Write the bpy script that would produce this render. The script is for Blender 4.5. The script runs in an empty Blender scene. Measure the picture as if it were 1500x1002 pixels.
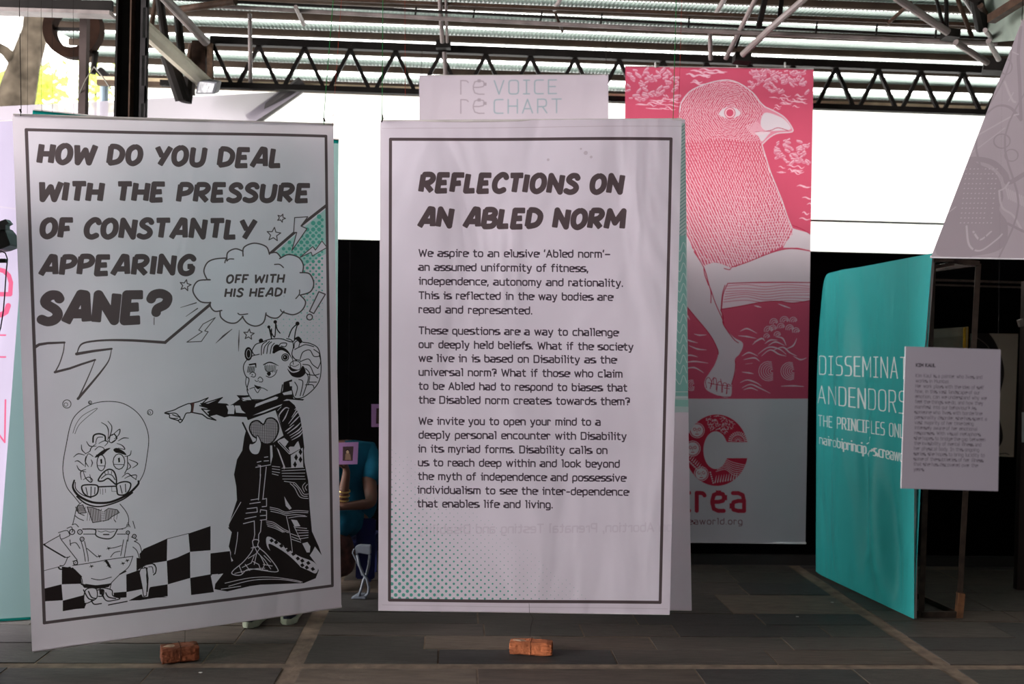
import bpy, bmesh, math, random
import numpy as np
from mathutils import Vector, Matrix

# ------------------------------------------------------------------ camera, sky, light, exposure
SC = bpy.context.scene
COL = SC.collection
FPX, ROLL, EYE = 1458.33, 0.02, 1.5
CX = Vector((math.cos(ROLL), 0, math.sin(ROLL)))
CY = Vector((-math.sin(ROLL), 0, math.cos(ROLL)))
cam_data = bpy.data.cameras.new('camera')
cam = bpy.data.objects.new('camera', cam_data)
COL.objects.link(cam)
cam_data.sensor_width = 36
cam_data.lens = 35
cam_data.clip_end = 300
cam.matrix_world = Matrix(((CX.x, CY.x, 0, 0), (0, 0, -1, 0), (CX.z, CY.z, 0, EYE), (0, 0, 0, 1)))
cam_data.dof.use_dof = True
cam_data.dof.focus_distance = 4.78
cam_data.dof.aperture_fstop = 1.8
SC.camera = cam

SKY = 6.0
world = bpy.data.worlds.new('sky')
SC.world = world
world.use_nodes = True
wn = world.node_tree.nodes
wn['Background'].inputs[0].default_value = (1.0, 0.985, 0.95, 1)
wn['Background'].inputs[1].default_value = SKY


def area(name, loc, target, sx, sy, power, color):
    l = bpy.data.lights.new(name, 'AREA')
    l.shape = 'RECTANGLE'
    l.size, l.size_y, l.energy, l.color = sx, sy, power, color
    o = bpy.data.objects.new(name, l)
    o.location = loc
    o.rotation_euler = (Vector(target) - Vector(loc)).to_track_quat('-Z', 'Y').to_euler()
    COL.objects.link(o)


# daylight through the open left side of the hall, in front of the banners
area('daylight_opening', (-9.5, 0.6, 3.0), (0.25, 4.6, 1.3), 4.5, 3.0, 1650, (1.0, 0.94, 0.97))

SC.view_settings.view_transform = 'Standard'
SC.view_settings.look = 'None'
SC.view_settings.exposure = 0.08
SC.view_settings.gamma = 1.0
SC.view_settings.use_curve_mapping = False
SC.cycles.use_denoising = True
SC.cycles.max_bounces = 6
SC.cycles.transparent_max_bounces = 16
SC.cycles.sample_clamp_indirect = 4

rnd = random.Random(7)


# ------------------------------------------------------------------ pixel <-> world
def P(px, py, d):
    cx = (px - 750) / FPX
    cy = (501 - py) / FPX
    v = CX * cx + CY * cy
    return Vector((v.x * d, d, EYE + v.z * d))


def projn(a):
    """world points (n,3) -> photo pixels (n,2)"""
    x, y, z = a[:, 0], a[:, 1], a[:, 2] - EYE
    cx = (x * CX.x + z * CX.z) / y
    cy = (x * CY.x + z * CY.z) / y
    return np.stack([750 + cx * FPX, 501 - cy * FPX], 1)


# ------------------------------------------------------------------ materials
def srgb(c):
    return tuple((v / 255 / 12.92) if v / 255 <= 0.04045 else ((v / 255 + 0.055) / 1.055) ** 2.4 for v in c)


MATS = {}


def mat(name, col, rough=0.6, metal=0.0, var=0.15, scale=8.0, bump=0.0, bscale=40.0, spec=0.5, translucent=0.0, transparent=0.0, stretch=(1, 1, 1)):
    if name in MATS:
        return MATS[name]
    m = bpy.data.materials.new(name)
    m.use_nodes = True
    nt = m.node_tree
    n, L = nt.nodes, nt.links
    b = n['Principled BSDF']
    b.inputs['Roughness'].default_value = rough
    b.inputs['Metallic'].default_value = metal
    b.inputs['Specular IOR Level'].default_value = spec
    tc = n.new('ShaderNodeTexCoord')
    mp = n.new('ShaderNodeMapping')
    mp.inputs['Scale'].default_value = stretch
    L.new(tc.outputs['Object'], mp.inputs['Vector'])
    nz = n.new('ShaderNodeTexNoise')
    nz.inputs['Scale'].default_value = scale
    nz.inputs['Detail'].default_value = 5
    L.new(mp.outputs[0], nz.inputs['Vector'])
    cr = n.new('ShaderNodeValToRGB')
    cr.color_ramp.elements[0].position = 0.3
    cr.color_ramp.elements[1].position = 0.7
    cr.color_ramp.elements[0].color = (*[c * (1 - var) for c in col], 1)
    cr.color_ramp.elements[1].color = (*[min(1, c * (1 + var)) for c in col], 1)
    L.new(nz.outputs['Fac'], cr.inputs['Fac'])
    L.new(cr.outputs['Color'], b.inputs['Base Color'])
    if bump:
        bn = n.new('ShaderNodeTexNoise')
        bn.inputs['Scale'].default_value = bscale
        bn.inputs['Detail'].default_value = 6
        L.new(mp.outputs[0], bn.inputs['Vector'])
        bp = n.new('ShaderNodeBump')
        bp.inputs['Strength'].default_value = bump
        bp.inputs['Distance'].default_value = 0.01
        L.new(bn.outputs['Fac'], bp.inputs['Height'])
        L.new(bp.outputs['Normal'], b.inputs['Normal'])
    out = n['Material Output']
    last = b.outputs[0]
    if translucent:
        t = n.new('ShaderNodeBsdfTranslucent')
        L.new(cr.outputs['Color'], t.inputs['Color'])
        mx = n.new('ShaderNodeMixShader')
        mx.inputs[0].default_value = translucent
        L.new(last, mx.inputs[1])
        L.new(t.outputs[0], mx.inputs[2])
        last = mx.outputs[0]
    if transparent:
        t = n.new('ShaderNodeBsdfTransparent')
        mx = n.new('ShaderNodeMixShader')
        mx.inputs[0].default_value = transparent
        L.new(last, mx.inputs[1])
        L.new(t.outputs[0], mx.inputs[2])
        last = mx.outputs[0]
    L.new(last, out.inputs[0])
    MATS[name] = m
    return m


def print_mat(name, canvas, translucent=0.3, wrinkle=0.35, rough=0.8, wscale=2.2):
    """cloth or board carrying a flat print rasterised by the script"""
    h, w, _ = canvas.a.shape
    img = bpy.data.images.new(name, w, h, alpha=False)
    px = np.ones((h, w, 4), np.float32)
    px[:, :, :3] = canvas.a[::-1]
    img.pixels.foreach_set(px.ravel())
    img.update()
    m = bpy.data.materials.new(name)
    m.use_nodes = True
    n, L = m.node_tree.nodes, m.node_tree.links
    b = n['Principled BSDF']
    b.inputs['Roughness'].default_value = rough
    b.inputs['Specular IOR Level'].default_value = 0.2
    t = n.new('ShaderNodeTexImage')
    t.image = img
    t.extension = 'EXTEND'
    # faint mottling of the cloth over the print
    tc = n.new('ShaderNodeTexCoord')
    nz = n.new('ShaderNodeTexNoise')
    nz.inputs['Scale'].default_value = 2.0
    nz.inputs['Detail'].default_value = 4
    L.new(tc.outputs['Object'], nz.inputs['Vector'])
    mr = n.new('ShaderNodeMapRange')
    mr.inputs[1].default_value, mr.inputs[2].default_value = 0.3, 0.7
    mr.inputs[3].default_value, mr.inputs[4].default_value = 0.94, 1.03
    L.new(nz.outputs['Fac'], mr.inputs[0])
    mul = n.new('ShaderNodeVectorMath')
    mul.operation = 'SCALE'
    L.new(t.outputs['Color'], mul.inputs[0])
    L.new(mr.outputs[0], mul.inputs['Scale'])
    L.new(mul.outputs[0], b.inputs['Base Color'])
    if wrinkle:
        mp = n.new('ShaderNodeMapping')
        mp.inputs['Scale'].default_value = (1.0, 1.0, 0.35)
        mp.inputs['Rotation'].default_value = (0, 0.35, 0)
        L.new(tc.outputs['Object'], mp.inputs['Vector'])
        bn = n.new('ShaderNodeTexNoise')
        bn.inputs['Scale'].default_value = wscale
        bn.inputs['Detail'].default_value = 3
        bn.inputs['Distortion'].default_value = 0.6
        L.new(mp.outputs[0], bn.inputs['Vector'])
        bp = n.new('ShaderNodeBump')
        bp.inputs['Strength'].default_value = wrinkle
        bp.inputs['Distance'].default_value = 0.06
        L.new(bn.outputs['Fac'], bp.inputs['Height'])
        L.new(bp.outputs['Normal'], b.inputs['Normal'])
    if translucent:
        tr = n.new('ShaderNodeBsdfTranslucent')
        L.new(mul.outputs[0], tr.inputs['Color'])
        mx = n.new('ShaderNodeMixShader')
        mx.inputs[0].default_value = translucent
        L.new(b.outputs[0], mx.inputs[1])
        L.new(tr.outputs[0], mx.inputs[2])
        L.new(mx.outputs[0], n['Material Output'].inputs[0])
    return m


# ------------------------------------------------------------------ object helpers
def tag(o, label=None, cat=None, group=None, kind=None):
    if label: o['label'] = label
    if cat: o['category'] = cat
    if group: o['group'] = group
    if kind: o['kind'] = kind
    return o


def empty(name, loc, label=None, cat=None, group=None, kind=None):
    o = bpy.data.objects.new(name, None)
    COL.objects.link(o)
    o.location = loc
    o.empty_display_size = 0.1
    return tag(o, label, cat, group, kind)


class MB:
    def __init__(s):
        s.v, s.f, s.uv = [], [], None

    def add(s, vs, fs):
        k = len(s.v)
        s.v += [Vector(v) for v in vs]
        s.f += [tuple(k + i for i in f) for f in fs]
        return s

    def box(s, x0, x1, y0, y1, z0, z1):
        vs = [(x, y, z) for x in (x0, x1) for y in (y0, y1) for z in (z0, z1)]
        return s.add(vs, [(0, 1, 3, 2), (4, 6, 7, 5), (0, 4, 5, 1), (2, 3, 7, 6), (0, 2, 6, 4), (1, 5, 7, 3)])

    def bar(s, a, b, w, h=None, up=Vector((0, 0, 1))):
        """rectangular bar from a to b, w across, h along up"""
        h = h or w
        a, b = Vector(a), Vector(b)
        d = (b - a).normalized()
        if abs(d.dot(up)) > 0.98:
            up = Vector((0, 1, 0))
        sx = d.cross(up).normalized()
        u = sx.cross(d)
        vs = [p + sx * (i * w / 2) + u * (j * h / 2) for p in (a, b) for i in (-1, 1) for j in (-1, 1)]
        return s.add(vs, [(0, 1, 3, 2), (4, 6, 7, 5), (0, 4, 5, 1), (2, 3, 7, 6), (0, 2, 6, 4), (1, 5, 7, 3)])

    def angle_bar(s, a, b, w, t=0.006):
        """L section"""
        a, b = Vector(a), Vector(b)
        s.bar(a, b, w, t)
        d = (b - a).normalized()
        up = Vector((0, 0, 1))
        if abs(d.dot(up)) > 0.98: up = Vector((0, 1, 0))
        sx = d.cross(up).normalized(); u = sx.cross(d)
        s.bar(a + u * w / 2 - sx * w / 2, b + u * w / 2 - sx * w / 2, t, w)
        return s

    def tube(s, pts, r, n=8, cap=True):
        pts = [Vector(p) for p in pts]
        rs = r if isinstance(r, (list, tuple)) else [r] * len(pts)
        k = len(s.v)
        prev = None
        for i, p in enumerate(pts):
            d = (pts[min(i + 1, len(pts) - 1)] - pts[max(i - 1, 0)]).normalized()
            if prev is None:
                up = Vector((0, 0, 1)) if abs(d.z) < 0.9 else Vector((0, 1, 0))
                sx = d.cross(up).normalized()
            else:
                sx = (prev - d * prev.dot(d)).normalized()
            prev = sx
            u = sx.cross(d)
            for j in range(n):
                t = 2 * math.pi * j / n
                s.v.append(p + (sx * math.cos(t) + u * math.sin(t)) * rs[i])
        for i in range(len(pts) - 1):
            for j in range(n):
                a, b = k + i * n + j, k + i * n + (j + 1) % n
                s.f.append((a, b, b + n, a + n))
        if cap:
            s.f.append(tuple(k + j for j in range(n))[::-1])
            s.f.append(tuple(k + (len(pts) - 1) * n + j for j in range(n)))
        return s

    def prism(s, pts, off):
        """polygon pts (3D) extruded by vector off"""
        n = len(pts)
        pts = [Vector(p) for p in pts]
        off = Vector(off)
        s.add(pts + [p + off for p in pts],
              [tuple(range(n))[::-1], tuple(range(n, 2 * n))] + [(i, (i + 1) % n, n + (i + 1) % n, n + i) for i in range(n)])
        return s

    def build(s, name, m, parent=None, smooth=False, bevel=0.0, origin=None):
        me = bpy.data.meshes.new(name)
        o = bpy.data.objects.new(name, me)
        COL.objects.link(o)
        org = Vector(origin) if origin is not None else Vector((0, 0, 0))
        base = Vector((0, 0, 0))
        if parent is not None:
            o.parent = parent
            q = parent
            while q is not None:
                base += Vector(q.location)
                q = q.parent
        elif origin is None and s.v:
            org = sum(s.v, Vector()) / len(s.v)
        o.location = org if parent is None else (org - base if origin is not None else Vector((0, 0, 0)))
        sh = org if (parent is None or origin is not None) else base
        me.from_pydata([tuple(v - sh) for v in s.v], [], s.f)
        me.validate()
        for i in (m if isinstance(m, (list, tuple)) else [m]):
            me.materials.append(i)
        bm = bmesh.new(); bm.from_mesh(me)
        bmesh.ops.recalc_face_normals(bm, faces=bm.faces)
        if bevel:
            bmesh.ops.bevel(bm, geom=bm.edges[:], offset=bevel, segments=2, affect='EDGES', clamp_overlap=True)
        bm.to_mesh(me); bm.free()
        if smooth:
            for p in me.polygons: p.use_smooth = True
        return o


# ------------------------------------------------------------------ print rasteriser
class Canvas:
    """drawing surface in a banner's own (s,t) space; shapes are given in photo pixels measured off the
    cloth and carried onto the cloth by inv()"""
    def __init__(s, w, h, base, inv, ppp):
        s.a = np.empty((h, w, 3), np.float32)
        s.a[:] = [c / 255 for c in base]
        s.w, s.h, s.inv, s.ppp = w, h, inv, ppp
        s.mask = None

    def T(s, pts):
        st = s.inv(np.asarray(pts, float))
        return st * [s.w, s.h]

    def _paint(s, x0, y0, cov, col):
        h, w = cov.shape
        if s.mask is not None:
            cov = cov * s.mask[y0:y0 + h, x0:x0 + w]
        r = s.a[y0:y0 + h, x0:x0 + w]
        c = np.array(col, np.float32) / 255
        r += (c - r) * cov[:, :, None]

    def _bb(s, xa, ya, xb, yb):
        return max(0, int(xa)), max(0, int(ya)), min(s.w, int(xb) + 2), min(s.h, int(yb) + 2)

    def cover(s, pts, tex=False):
        q = np.asarray(pts, float) if tex else s.T(pts)
        SS = 3
        x0, y0, x1, y1 = s._bb(q[:, 0].min() - 1, q[:, 1].min() - 1, q[:, 0].max() + 1, q[:, 1].max() + 1)
        if x1 <= x0 or y1 <= y0: return None
        W, H = (x1 - x0) * SS, (y1 - y0) * SS
        tog = np.zeros((H, W + 1), np.int32)
        qx, qy = (q[:, 0] - x0) * SS, (q[:, 1] - y0) * SS
        for i in range(len(q)):
            xa, ya, xb, yb = qx[i], qy[i], qx[(i + 1) % len(q)], qy[(i + 1) % len(q)]
            if ya == yb: continue
            if ya > yb: xa, ya, xb, yb = xb, yb, xa, ya
            r0, r1 = max(0, math.ceil(ya - 0.5)), min(H, math.ceil(yb - 0.5))
            if r1 <= r0: continue
            rows = np.arange(r0, r1)
            xi = xa + (rows + 0.5 - ya) * (xb - xa) / (yb - ya)
            np.add.at(tog, (rows, np.clip(np.ceil(xi - 0.5), 0, W).astype(int)), 1)
        ins = (np.cumsum(tog[:, :W], 1) & 1).astype(np.float32)
        return x0, y0, ins.reshape(y1 - y0, SS, x1 - x0, SS).mean((1, 3))

    def fill(s, pts, col):
        r = s.cover(pts)
        if r: s._paint(*r, col)

    def set_mask(s, pts):
        s.mask = None
        if pts is None: return
        m = np.zeros((s.h, s.w), np.float32)
        r = s.cover(pts)
        if r:
            x0, y0, c = r
            m[y0:y0 + c.shape[0], x0:x0 + c.shape[1]] = c
        s.mask = m

    def line(s, pts, wd, col, rc=1.0, ext=0.0, tex=False, closed=False, joints=True):
        """stroke; wd = width (number or per-vertex list) in photo px; rc = 1 round ends, 0 butt"""
        q = np.asarray(pts, float) if tex else s.T(pts)
        if closed: q = np.vstack([q, q[:1]])
        n = len(q)
        hw = (np.ones(n) * wd if np.isscalar(wd) else np.interp(np.linspace(0, 1, n), np.linspace(0, 1, len(wd)), wd)) * 0.5 * (1 if tex else s.ppp)
        M = hw.max() + 2 + ext
        x0, y0, x1, y1 = s._bb(q[:, 0].min() - M, q[:, 1].min() - M, q[:, 0].max() + M, q[:, 1].max() + M)
        if x1 <= x0 or y1 <= y0: return
        cov = np.zeros((y1 - y0, x1 - x0), np.float32)
        for i in range(n - 1):
            a, b = q[i], q[i + 1]
            u0, v0, u1, v1 = s._bb(min(a[0], b[0]) - M, min(a[1], b[1]) - M, max(a[0], b[0]) + M, max(a[1], b[1]) + M)
            if u1 <= u0 or v1 <= v0: continue
            X = np.arange(u0, u1)[None, :] + 0.5 - a[0]
            Y = np.arange(v0, v1)[:, None] + 0.5 - a[1]
            d = b - a
            Ln = math.hypot(*d) or 1e-6
            d = d / Ln
            t = X * d[0] + Y * d[1]
            nn = np.abs(-X * d[1] + Y * d[0])
            h = hw[i] + (hw[i + 1] - hw[i]) * np.clip(t / Ln, 0, 1)
            if rc >= 1 or n > 2 and joints and 0 < i < n - 2:
                tt = t - np.clip(t, 0, Ln)
                dist = np.sqrt(tt * tt + nn * nn) - h
            else:
                k = rc * h
                e0 = ext if i == 0 else 0
                e1 = ext if i == n - 2 else 0
                qx = np.abs(t - (Ln + e1 - e0) / 2) - (Ln + e0 + e1) / 2 + k
                qy = nn - h + k
                dist = np.sqrt(np.maximum(qx, 0) ** 2 + np.maximum(qy, 0) ** 2) + np.minimum(np.maximum(qx, qy), 0) - k
                if joints and n > 2:
                    for j in ((i,) if i > 0 else ()) + ((i + 1,) if i < n - 2 else ()):
                        jx, jy = q[j] - a
                        dist = np.minimum(dist, np.sqrt((X - jx) ** 2 + (Y - jy) ** 2) - hw[j])
            c = np.clip(0.5 - dist, 0, 1)
            reg = cov[v0 - y0:v1 - y0, u0 - x0:u1 - x0]
            np.maximum(reg, c, out=reg)
        s._paint(x0, y0, cov, col)

    def disc(s, x, y, r, col):
        s.line([(x, y), (x + 0.01, y)], 2 * r, col)

    def ring(s, x, y, r, wd, col, ry=None, n=20):
        ry = ry or r
        s.line([(x + r * math.cos(2 * math.pi * k / n), y + ry * math.sin(2 * math.pi * k / n)) for k in range(n)], wd, col, closed=True)


def pp(sx):
    v = [float(t) for t in sx.replace(',', ' ').split()]
    return list(zip(v[::2], v[1::2]))


def smooth(pts, closed=False, k=5):
    """Catmull-Rom"""
    n = len(pts)
    if n < 3: return pts
    out = []
    for i in range(n if closed else n - 1):
        g = lambda j: pts[j % n] if closed else pts[max(0, min(n - 1, j))]
        p0, p1, p2, p3 = g(i - 1), g(i), g(i + 1), g(i + 2)
        for j in range(k):
            t = j / k
            out.append(tuple(0.5 * (2 * p1[c] + (p2[c] - p0[c]) * t + (2 * p0[c] - 5 * p1[c] + 4 * p2[c] - p3[c]) * t * t + (3 * p1[c] - p0[c] - 3 * p2[c] + p3[c]) * t ** 3) for c in (0, 1)))
    if not closed: out.append(pts[-1])
    return out


def fillet(pts, R, closed=False):
    n = len(pts)
    out = []
    for i in range(n):
        if not closed and i in (0, n - 1):
            out.append(pts[i]); continue
        a, b, c = pts[i - 1], pts[i], pts[(i + 1) % n]
        la, lc = math.dist(a, b), math.dist(b, c)
        ra, rc_ = min(R, la / 2), min(R, lc / 2)
        p = (b[0] + (a[0] - b[0]) * ra / la, b[1] + (a[1] - b[1]) * ra / la)
        q = (b[0] + (c[0] - b[0]) * rc_ / lc, b[1] + (c[1] - b[1]) * rc_ / lc)
        m = (0.25 * p[0] + 0.5 * b[0] + 0.25 * q[0], 0.25 * p[1] + 0.5 * b[1] + 0.25 * q[1])
        out += [p, m, q]
    return out


# glyphs: advance | path ; path   ('!' sharp corners, 'o' closed). x-height 5, capitals 7
_B = {
 'a': '4|0.3,5 4,5 4,0;4,2.8 0,2.8 0,0 4,0', 'b': '4|0,7.2 0,0 4,0 4,5 0,5', 'c': '3.7|3.7,5 0,5 0,0 3.7,0',
 'd': '4|4,7.2 4,0 0,0 0,5 4,5', 'e': '4|0,2.5 4,2.5 4,5 0,5 0,0 3.8,0', 'f': '2.8|2.8,7.2 1,7.2 1,0;0,5 2.7,5',
 'g': '4|4,0 0,0 0,5 4,5 4,-2 0.4,-2', 'h': '4|0,7.2 0,0;0,5 4,5 4,0', 'i': '1.2|!0,5 1,5 1,0;1,6.8 1,7.2',
 'j': '1.2|1,5 1,-2 -0.5,-2;1,6.8 1,7.2', 'k': '3.9|0,7.2 0,0;!3.7,5 0.4,2.6 3.9,0', 'l': '1.2|!0,7.2 1,7.2 1,0',
 'm': '6|0,0 0,5;0,5 6,5 6,0;3,5 3,0', 'n': '4|0,0 0,5;0,5 4,5 4,0', 'o': '4|o0,0 4,0 4,5 0,5', 'p': '4|0,-2 0,5 4,5 4,0 0,0',
 'q': '4|4,-2 4,5 0,5 0,0 4,0', 'r': '2.6|0,0 0,5;0,5 2.1,5 2.6,4.3', 's': '3.8|3.6,5 0,5 0,2.6 3.8,2.6 3.8,0 0,0',
 't': '3|1,6.7 1,0 3,0;0,5 2.9,5', 'u': '4|0,5 0,0 4,0;4,5 4,0', 'v': '4|!0,5 2,0 4,5', 'w': '6|!0,5 1.5,0 3,5 4.5,0 6,5',
 'x': '4|0,0 4,5;0,5 4,0', 'y': '4|0,5 2,0.2;!4,5 1.6,-2 0.4,-2', 'z': '3.8|!0,5 3.8,5 0,0 3.8,0',
 'A': '5|!0,0 2.5,7 5,0;0.8,2.2 4.2,2.2', 'B': '4.6|!0,0 0,7;0,7 4.2,7 4.2,3.7 0,3.7;0,0 4.6,0 4.6,3.7 2,3.7', 'C': '4.4|4.4,7 0,7 0,0 4.4,0',
 'D': '4.6|0,0 4.6,0 4.6,7 0,7;!0,0 0,7', 'E': '4|!4,7 0,7 0,0 4,0;0,3.6 3.5,3.6', 'F': '3.8|!3.8,7 0,7 0,0;0,3.5 3.4,3.5',
 'G': '4.6|4.4,7 0,7 0,0 4.6,0 4.6,3.2 2.6,3.2', 'H': '4.6|0,0 0,7;4.6,0 4.6,7;0,3.6 4.6,3.6', 'I': '3|0,0 3,0;0,7 3,7;1.5,0 1.5,7',
 'K': '4.4|0,0 0,7;!4.2,7 0.5,3.5 4.4,0', 'L': '3.8|!0,7 0,0 3.8,0', 'M': '5.6|!0,0 0,7 2.8,2.4 5.6,7 5.6,0', 'N': '4.8|!0,0 0,7 4.8,0 4.8,7',
 'O': '4.8|o0,0 4.8,0 4.8,7 0,7', 'P': '4.4|!0,0 0,7;0,7 4.4,7 4.4,3 0,3', 'R': '4.6|!0,0 0,7;0,7 4.4,7 4.4,3.2 0,3.2;2.4,3.2 4.6,0',
 'S': '4.4|4.2,7 0,7 0,3.7 4.4,3.7 4.4,0 0,0', 'T': '4.6|0,7 4.6,7;2.3,7 2.3,0', 'U': '4.6|0,7 0,0 4.6,0 4.6,7', 'V': '4.8|!0,7 2.4,0 4.8,7',
 'W': '7|!0,7 1.7,0 3.5,6 5.3,0 7,7', 'Y': '4.6|0,7 2.3,3.4 4.6,7;2.3,3.4 2.3,0', '.': '0.4|0.2,0 0.2,0.3', ',': '0.6|0.5,0.4 0.1,-1.3',
 '?': '3.6|0,6.2 0,7 3.6,7 3.6,3.8 1.8,3.4 1.8,2;1.8,0 1.8,0.3', "'": '0.5|0.4,7.3 0.1,5.6', '-': '2.6|0,2.7 2.6,2.7', '_': '4|0,2.9 4,2.9',
 ':': '0.4|0.2,0 0.2,0.3;0.2,4 0.2,4.3', ' ': '2.2|',
}
# heavy slanted brush capitals, cap height 10, stroke centre lines
_H = {
 'A': '7|!0.6,0.6 4.0,9.2 5.2,9.0 6.3,0.9;2.2,3.3 5.8,3.3', 'B': '6.3|!0.9,0.8 0.9,9.2;0.9,9 4,9 5.2,7.4 4,5.6 1.6,5.2;2,5.2 5,4.7 5.6,2.8 4.4,1.2 0.9,1',
 'C': '6|5.6,7.6 4.8,8.9 3.2,9 1.4,7 0.9,4.4 1.6,1.9 3.4,1 5.5,2', 'D': '6.8|!0.9,9 0.9,1;0.9,9 3.6,8.7 5.7,6.8 5.8,4 4.4,1.9 0.9,1',
 'E': '5.6|!5.2,8.9 0.9,8.9 0.9,1 5.1,1.2;0.9,5 4.4,5.2', 'F': '5.3|!5.2,8.9 0.9,8.9 0.9,0.7;0.9,4.7 4.3,5',
 'G': '6.6|5.9,7.7 4.9,8.9 3.2,9 1.4,7 0.9,4.4 1.7,1.8 3.6,1 5.4,2 5.7,4.2;!5.9,4.4 3.7,4.4',
 'H': '6.6|0.9,0.7 0.9,9.3;5.7,0.7 5.7,9.3;1,4.9 5.6,4.9', 'I': '2.1|1,0.7 1,9.3', 'L': '5|!0.9,9.3 0.9,1 4.7,1.2',
 'M': '8.8|!0.9,0.7 1.4,9 4.4,3.4 7.4,9 7.9,0.7', 'N': '6.8|!0.9,0.7 0.9,9 5.8,1.1 5.8,9.3',
 'O': '6.9|o3.4,9 1.4,7.6 0.9,5 1.5,2.2 3.3,1 5.4,2.5 6,5.2 5.3,7.9', 'P': '6|!0.9,0.7 0.9,9;0.9,9 4,9 5.3,7.3 4.3,5.2 1.1,4.3',
 'R': '6.4|!0.9,0.7 0.9,9;0.9,9 4.2,9 5.4,7.3 4.2,5.3 1.6,4.6;2.4,4.6 5.6,0.8', 'S': '5.8|5.1,7.7 4.3,8.9 2.6,9 1.4,7.8 1.6,6.4 4.2,4.6 5,3 4.2,1.5 2.4,1 0.5,1.8',
 'T': '6|0.4,8.8 6,8.9;3.1,8.6 3.1,0.7', 'U': '6.6|0.9,9.3 0.9,4 1.5,1.7 3.2,1 4.9,1.8 5.6,4 5.7,9.3', 'W': '9|!0.7,9.3 1.9,1.1 4.5,7 6.6,1.1 8.4,9.3',
 'Y': '6.4|0.6,9.3 3.2,4.6;6.2,9.3 2.6,0.7', '?': '6.2|0.9,7.3 1.6,8.8 3.6,9.2 5.4,8 5,5.9 3,4.6 2.7,3.2;2.3,0.8 2.5,0.8', '!': '2.2|1.1,9.2 1.1,3.6;0.8,0.8 1,0.8', ' ': '3.6|',
}


def glyph(tab, ch):
    adv, body = tab[ch].split('|')
    return float(adv), [(p[0] == 'o', p[0] == '!', pp(p.lstrip('o!'))) for p in body.split(';') if p]


def text(cv, s, x0, x1, yb0, yb1, cap, wd, col, tab=_B, slant=0.0, gap=1.45, R=1.3, capu=7.0, rc=1.0, cap1=None, wob=0.0):
    """one line of print between x0 and x1, baseline yb0 -> yb1, capital height cap (photo px)"""
    total = sum(float(tab[c].split('|')[0]) + gap for c in s) - gap
    kx = (x1 - x0) / total
    cap1 = cap1 or cap
    x = 0
    for c in s:
        adv, paths = glyph(tab, c)
        jit = rnd.uniform(-wob, wob)
        for closed, sharp, pts in paths:
            if tab is _H:
                if len(pts) > 3 and not sharp: pts = smooth(pts, closed, 4)
            elif not sharp and len(pts) > 2:
                pts = fillet(pts, R, closed)
            out = []
            for gx, gy in pts:
                X = x0 + (x + gx) * kx
                f = (X - x0) / (x1 - x0)
                ky = (cap + (cap1 - cap) * f) / capu
                out.append((X + slant * gy * ky, yb0 + (yb1 - yb0) * f - gy * ky + jit))
            cv.line(out, wd, col, closed=closed, rc=rc)
        x += adv + gap


# ------------------------------------------------------------------ hung cloth
def cloth(name, corners, depths, nx, ny, m, parent=None, wave=None, thick=0.004, org=None, shape=None):
    """corners px TL,TR,BR,BL with depths: a bilinear sheet of cloth, its hems weighted by rods; wave(s,t)->offset along y.
    shape(s,t)->(ds,dt) bends the outline"""
    C = [np.array(P(*c, d)) for c, d in zip(corners, depths)]
    vs, uv = [], []
    for k, dy in ((0, 0),):
        for j in range(ny + 1):
            for i in range(nx + 1):
                u, v = i / nx, j / ny
                p = surf(C, u, v)
                if wave: p = p + wvec(wave(u, v))
                vs.append((p[0], p[1] + dy, p[2]))
                uv.append((u, 1 - v))
    N = (nx + 1) * (ny + 1)
    fs = []
    g = lambda k, i, j: k * N + j * (nx + 1) + i
    for j in range(ny):
        for i in range(nx):
            fs.append((g(0, i, j), g(0, i, j + 1), g(0, i + 1, j + 1), g(0, i + 1, j)))
    me = bpy.data.meshes.new(name)
    o = bpy.data.objects.new(name, me)
    COL.objects.link(o)
    org = Vector(parent.location) if parent is not None else Vector(surf(C, 0.5, 1.0))
    if parent is not None: o.parent = parent
    else: o.location = org
    me.from_pydata([(v[0] - org.x, v[1] - org.y, v[2] - org.z) for v in vs], [], fs)
    ul = me.uv_layers.new(name='UVMap')
    for l in me.loops: ul.data[l.index].uv = uv[l.vertex_index]
    for p in me.polygons: p.use_smooth = True
    me.materials.append(m)
    return o


def wvec(w):
    return np.array(w, float) if isinstance(w, tuple) else np.array([0, w, 0])


def surf(C, u, v):
    return (C[0] * (1 - u) + C[1] * u) * (1 - v) + (C[3] * (1 - u) + C[2] * u) * v


def inverse(corners, depths, wave=None):
    C = [np.array(P(*c, d)) for c, d in zip(corners, depths)]

    def S(st):
        u, v = st[:, :1], st[:, 1:]
        p = (C[0] * (1 - u) + C[1] * u) * (1 - v) + (C[3] * (1 - u) + C[2] * u) * v
        if wave:
            p = p + np.array([wvec(wave(a, b)) for a, b in st])
        return projn(p)

    gu, gv = np.meshgrid(np.linspace(-0.1, 1.1, 61), np.linspace(-0.1, 1.1, 61))
    grid = np.stack([gu.ravel(), gv.ravel()], 1)
    gp_ = S(grid)

    def inv(q):
        q = np.asarray(q, float)
        st = grid[((gp_[None, :, :] - q[:, None, :]) ** 2).sum(2).argmin(1)].copy()
        e = 1e-4
        for _ in range(3):
            f = S(st) - q
            ju = (S(st + [e, 0]) - q - f) / e
            jv = (S(st + [0, e]) - q - f) / e
            det = ju[:, 0] * jv[:, 1] - ju[:, 1] * jv[:, 0]
            det = np.where(np.abs(det) < 1, 1, det)
            du = (f[:, 0] * jv[:, 1] - f[:, 1] * jv[:, 0]) / det
            dv = (ju[:, 0] * f[:, 1] - ju[:, 1] * f[:, 0]) / det
            st = st - np.clip(np.stack([du, dv], 1), -0.02, 0.02)
        return st
    return inv

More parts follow.
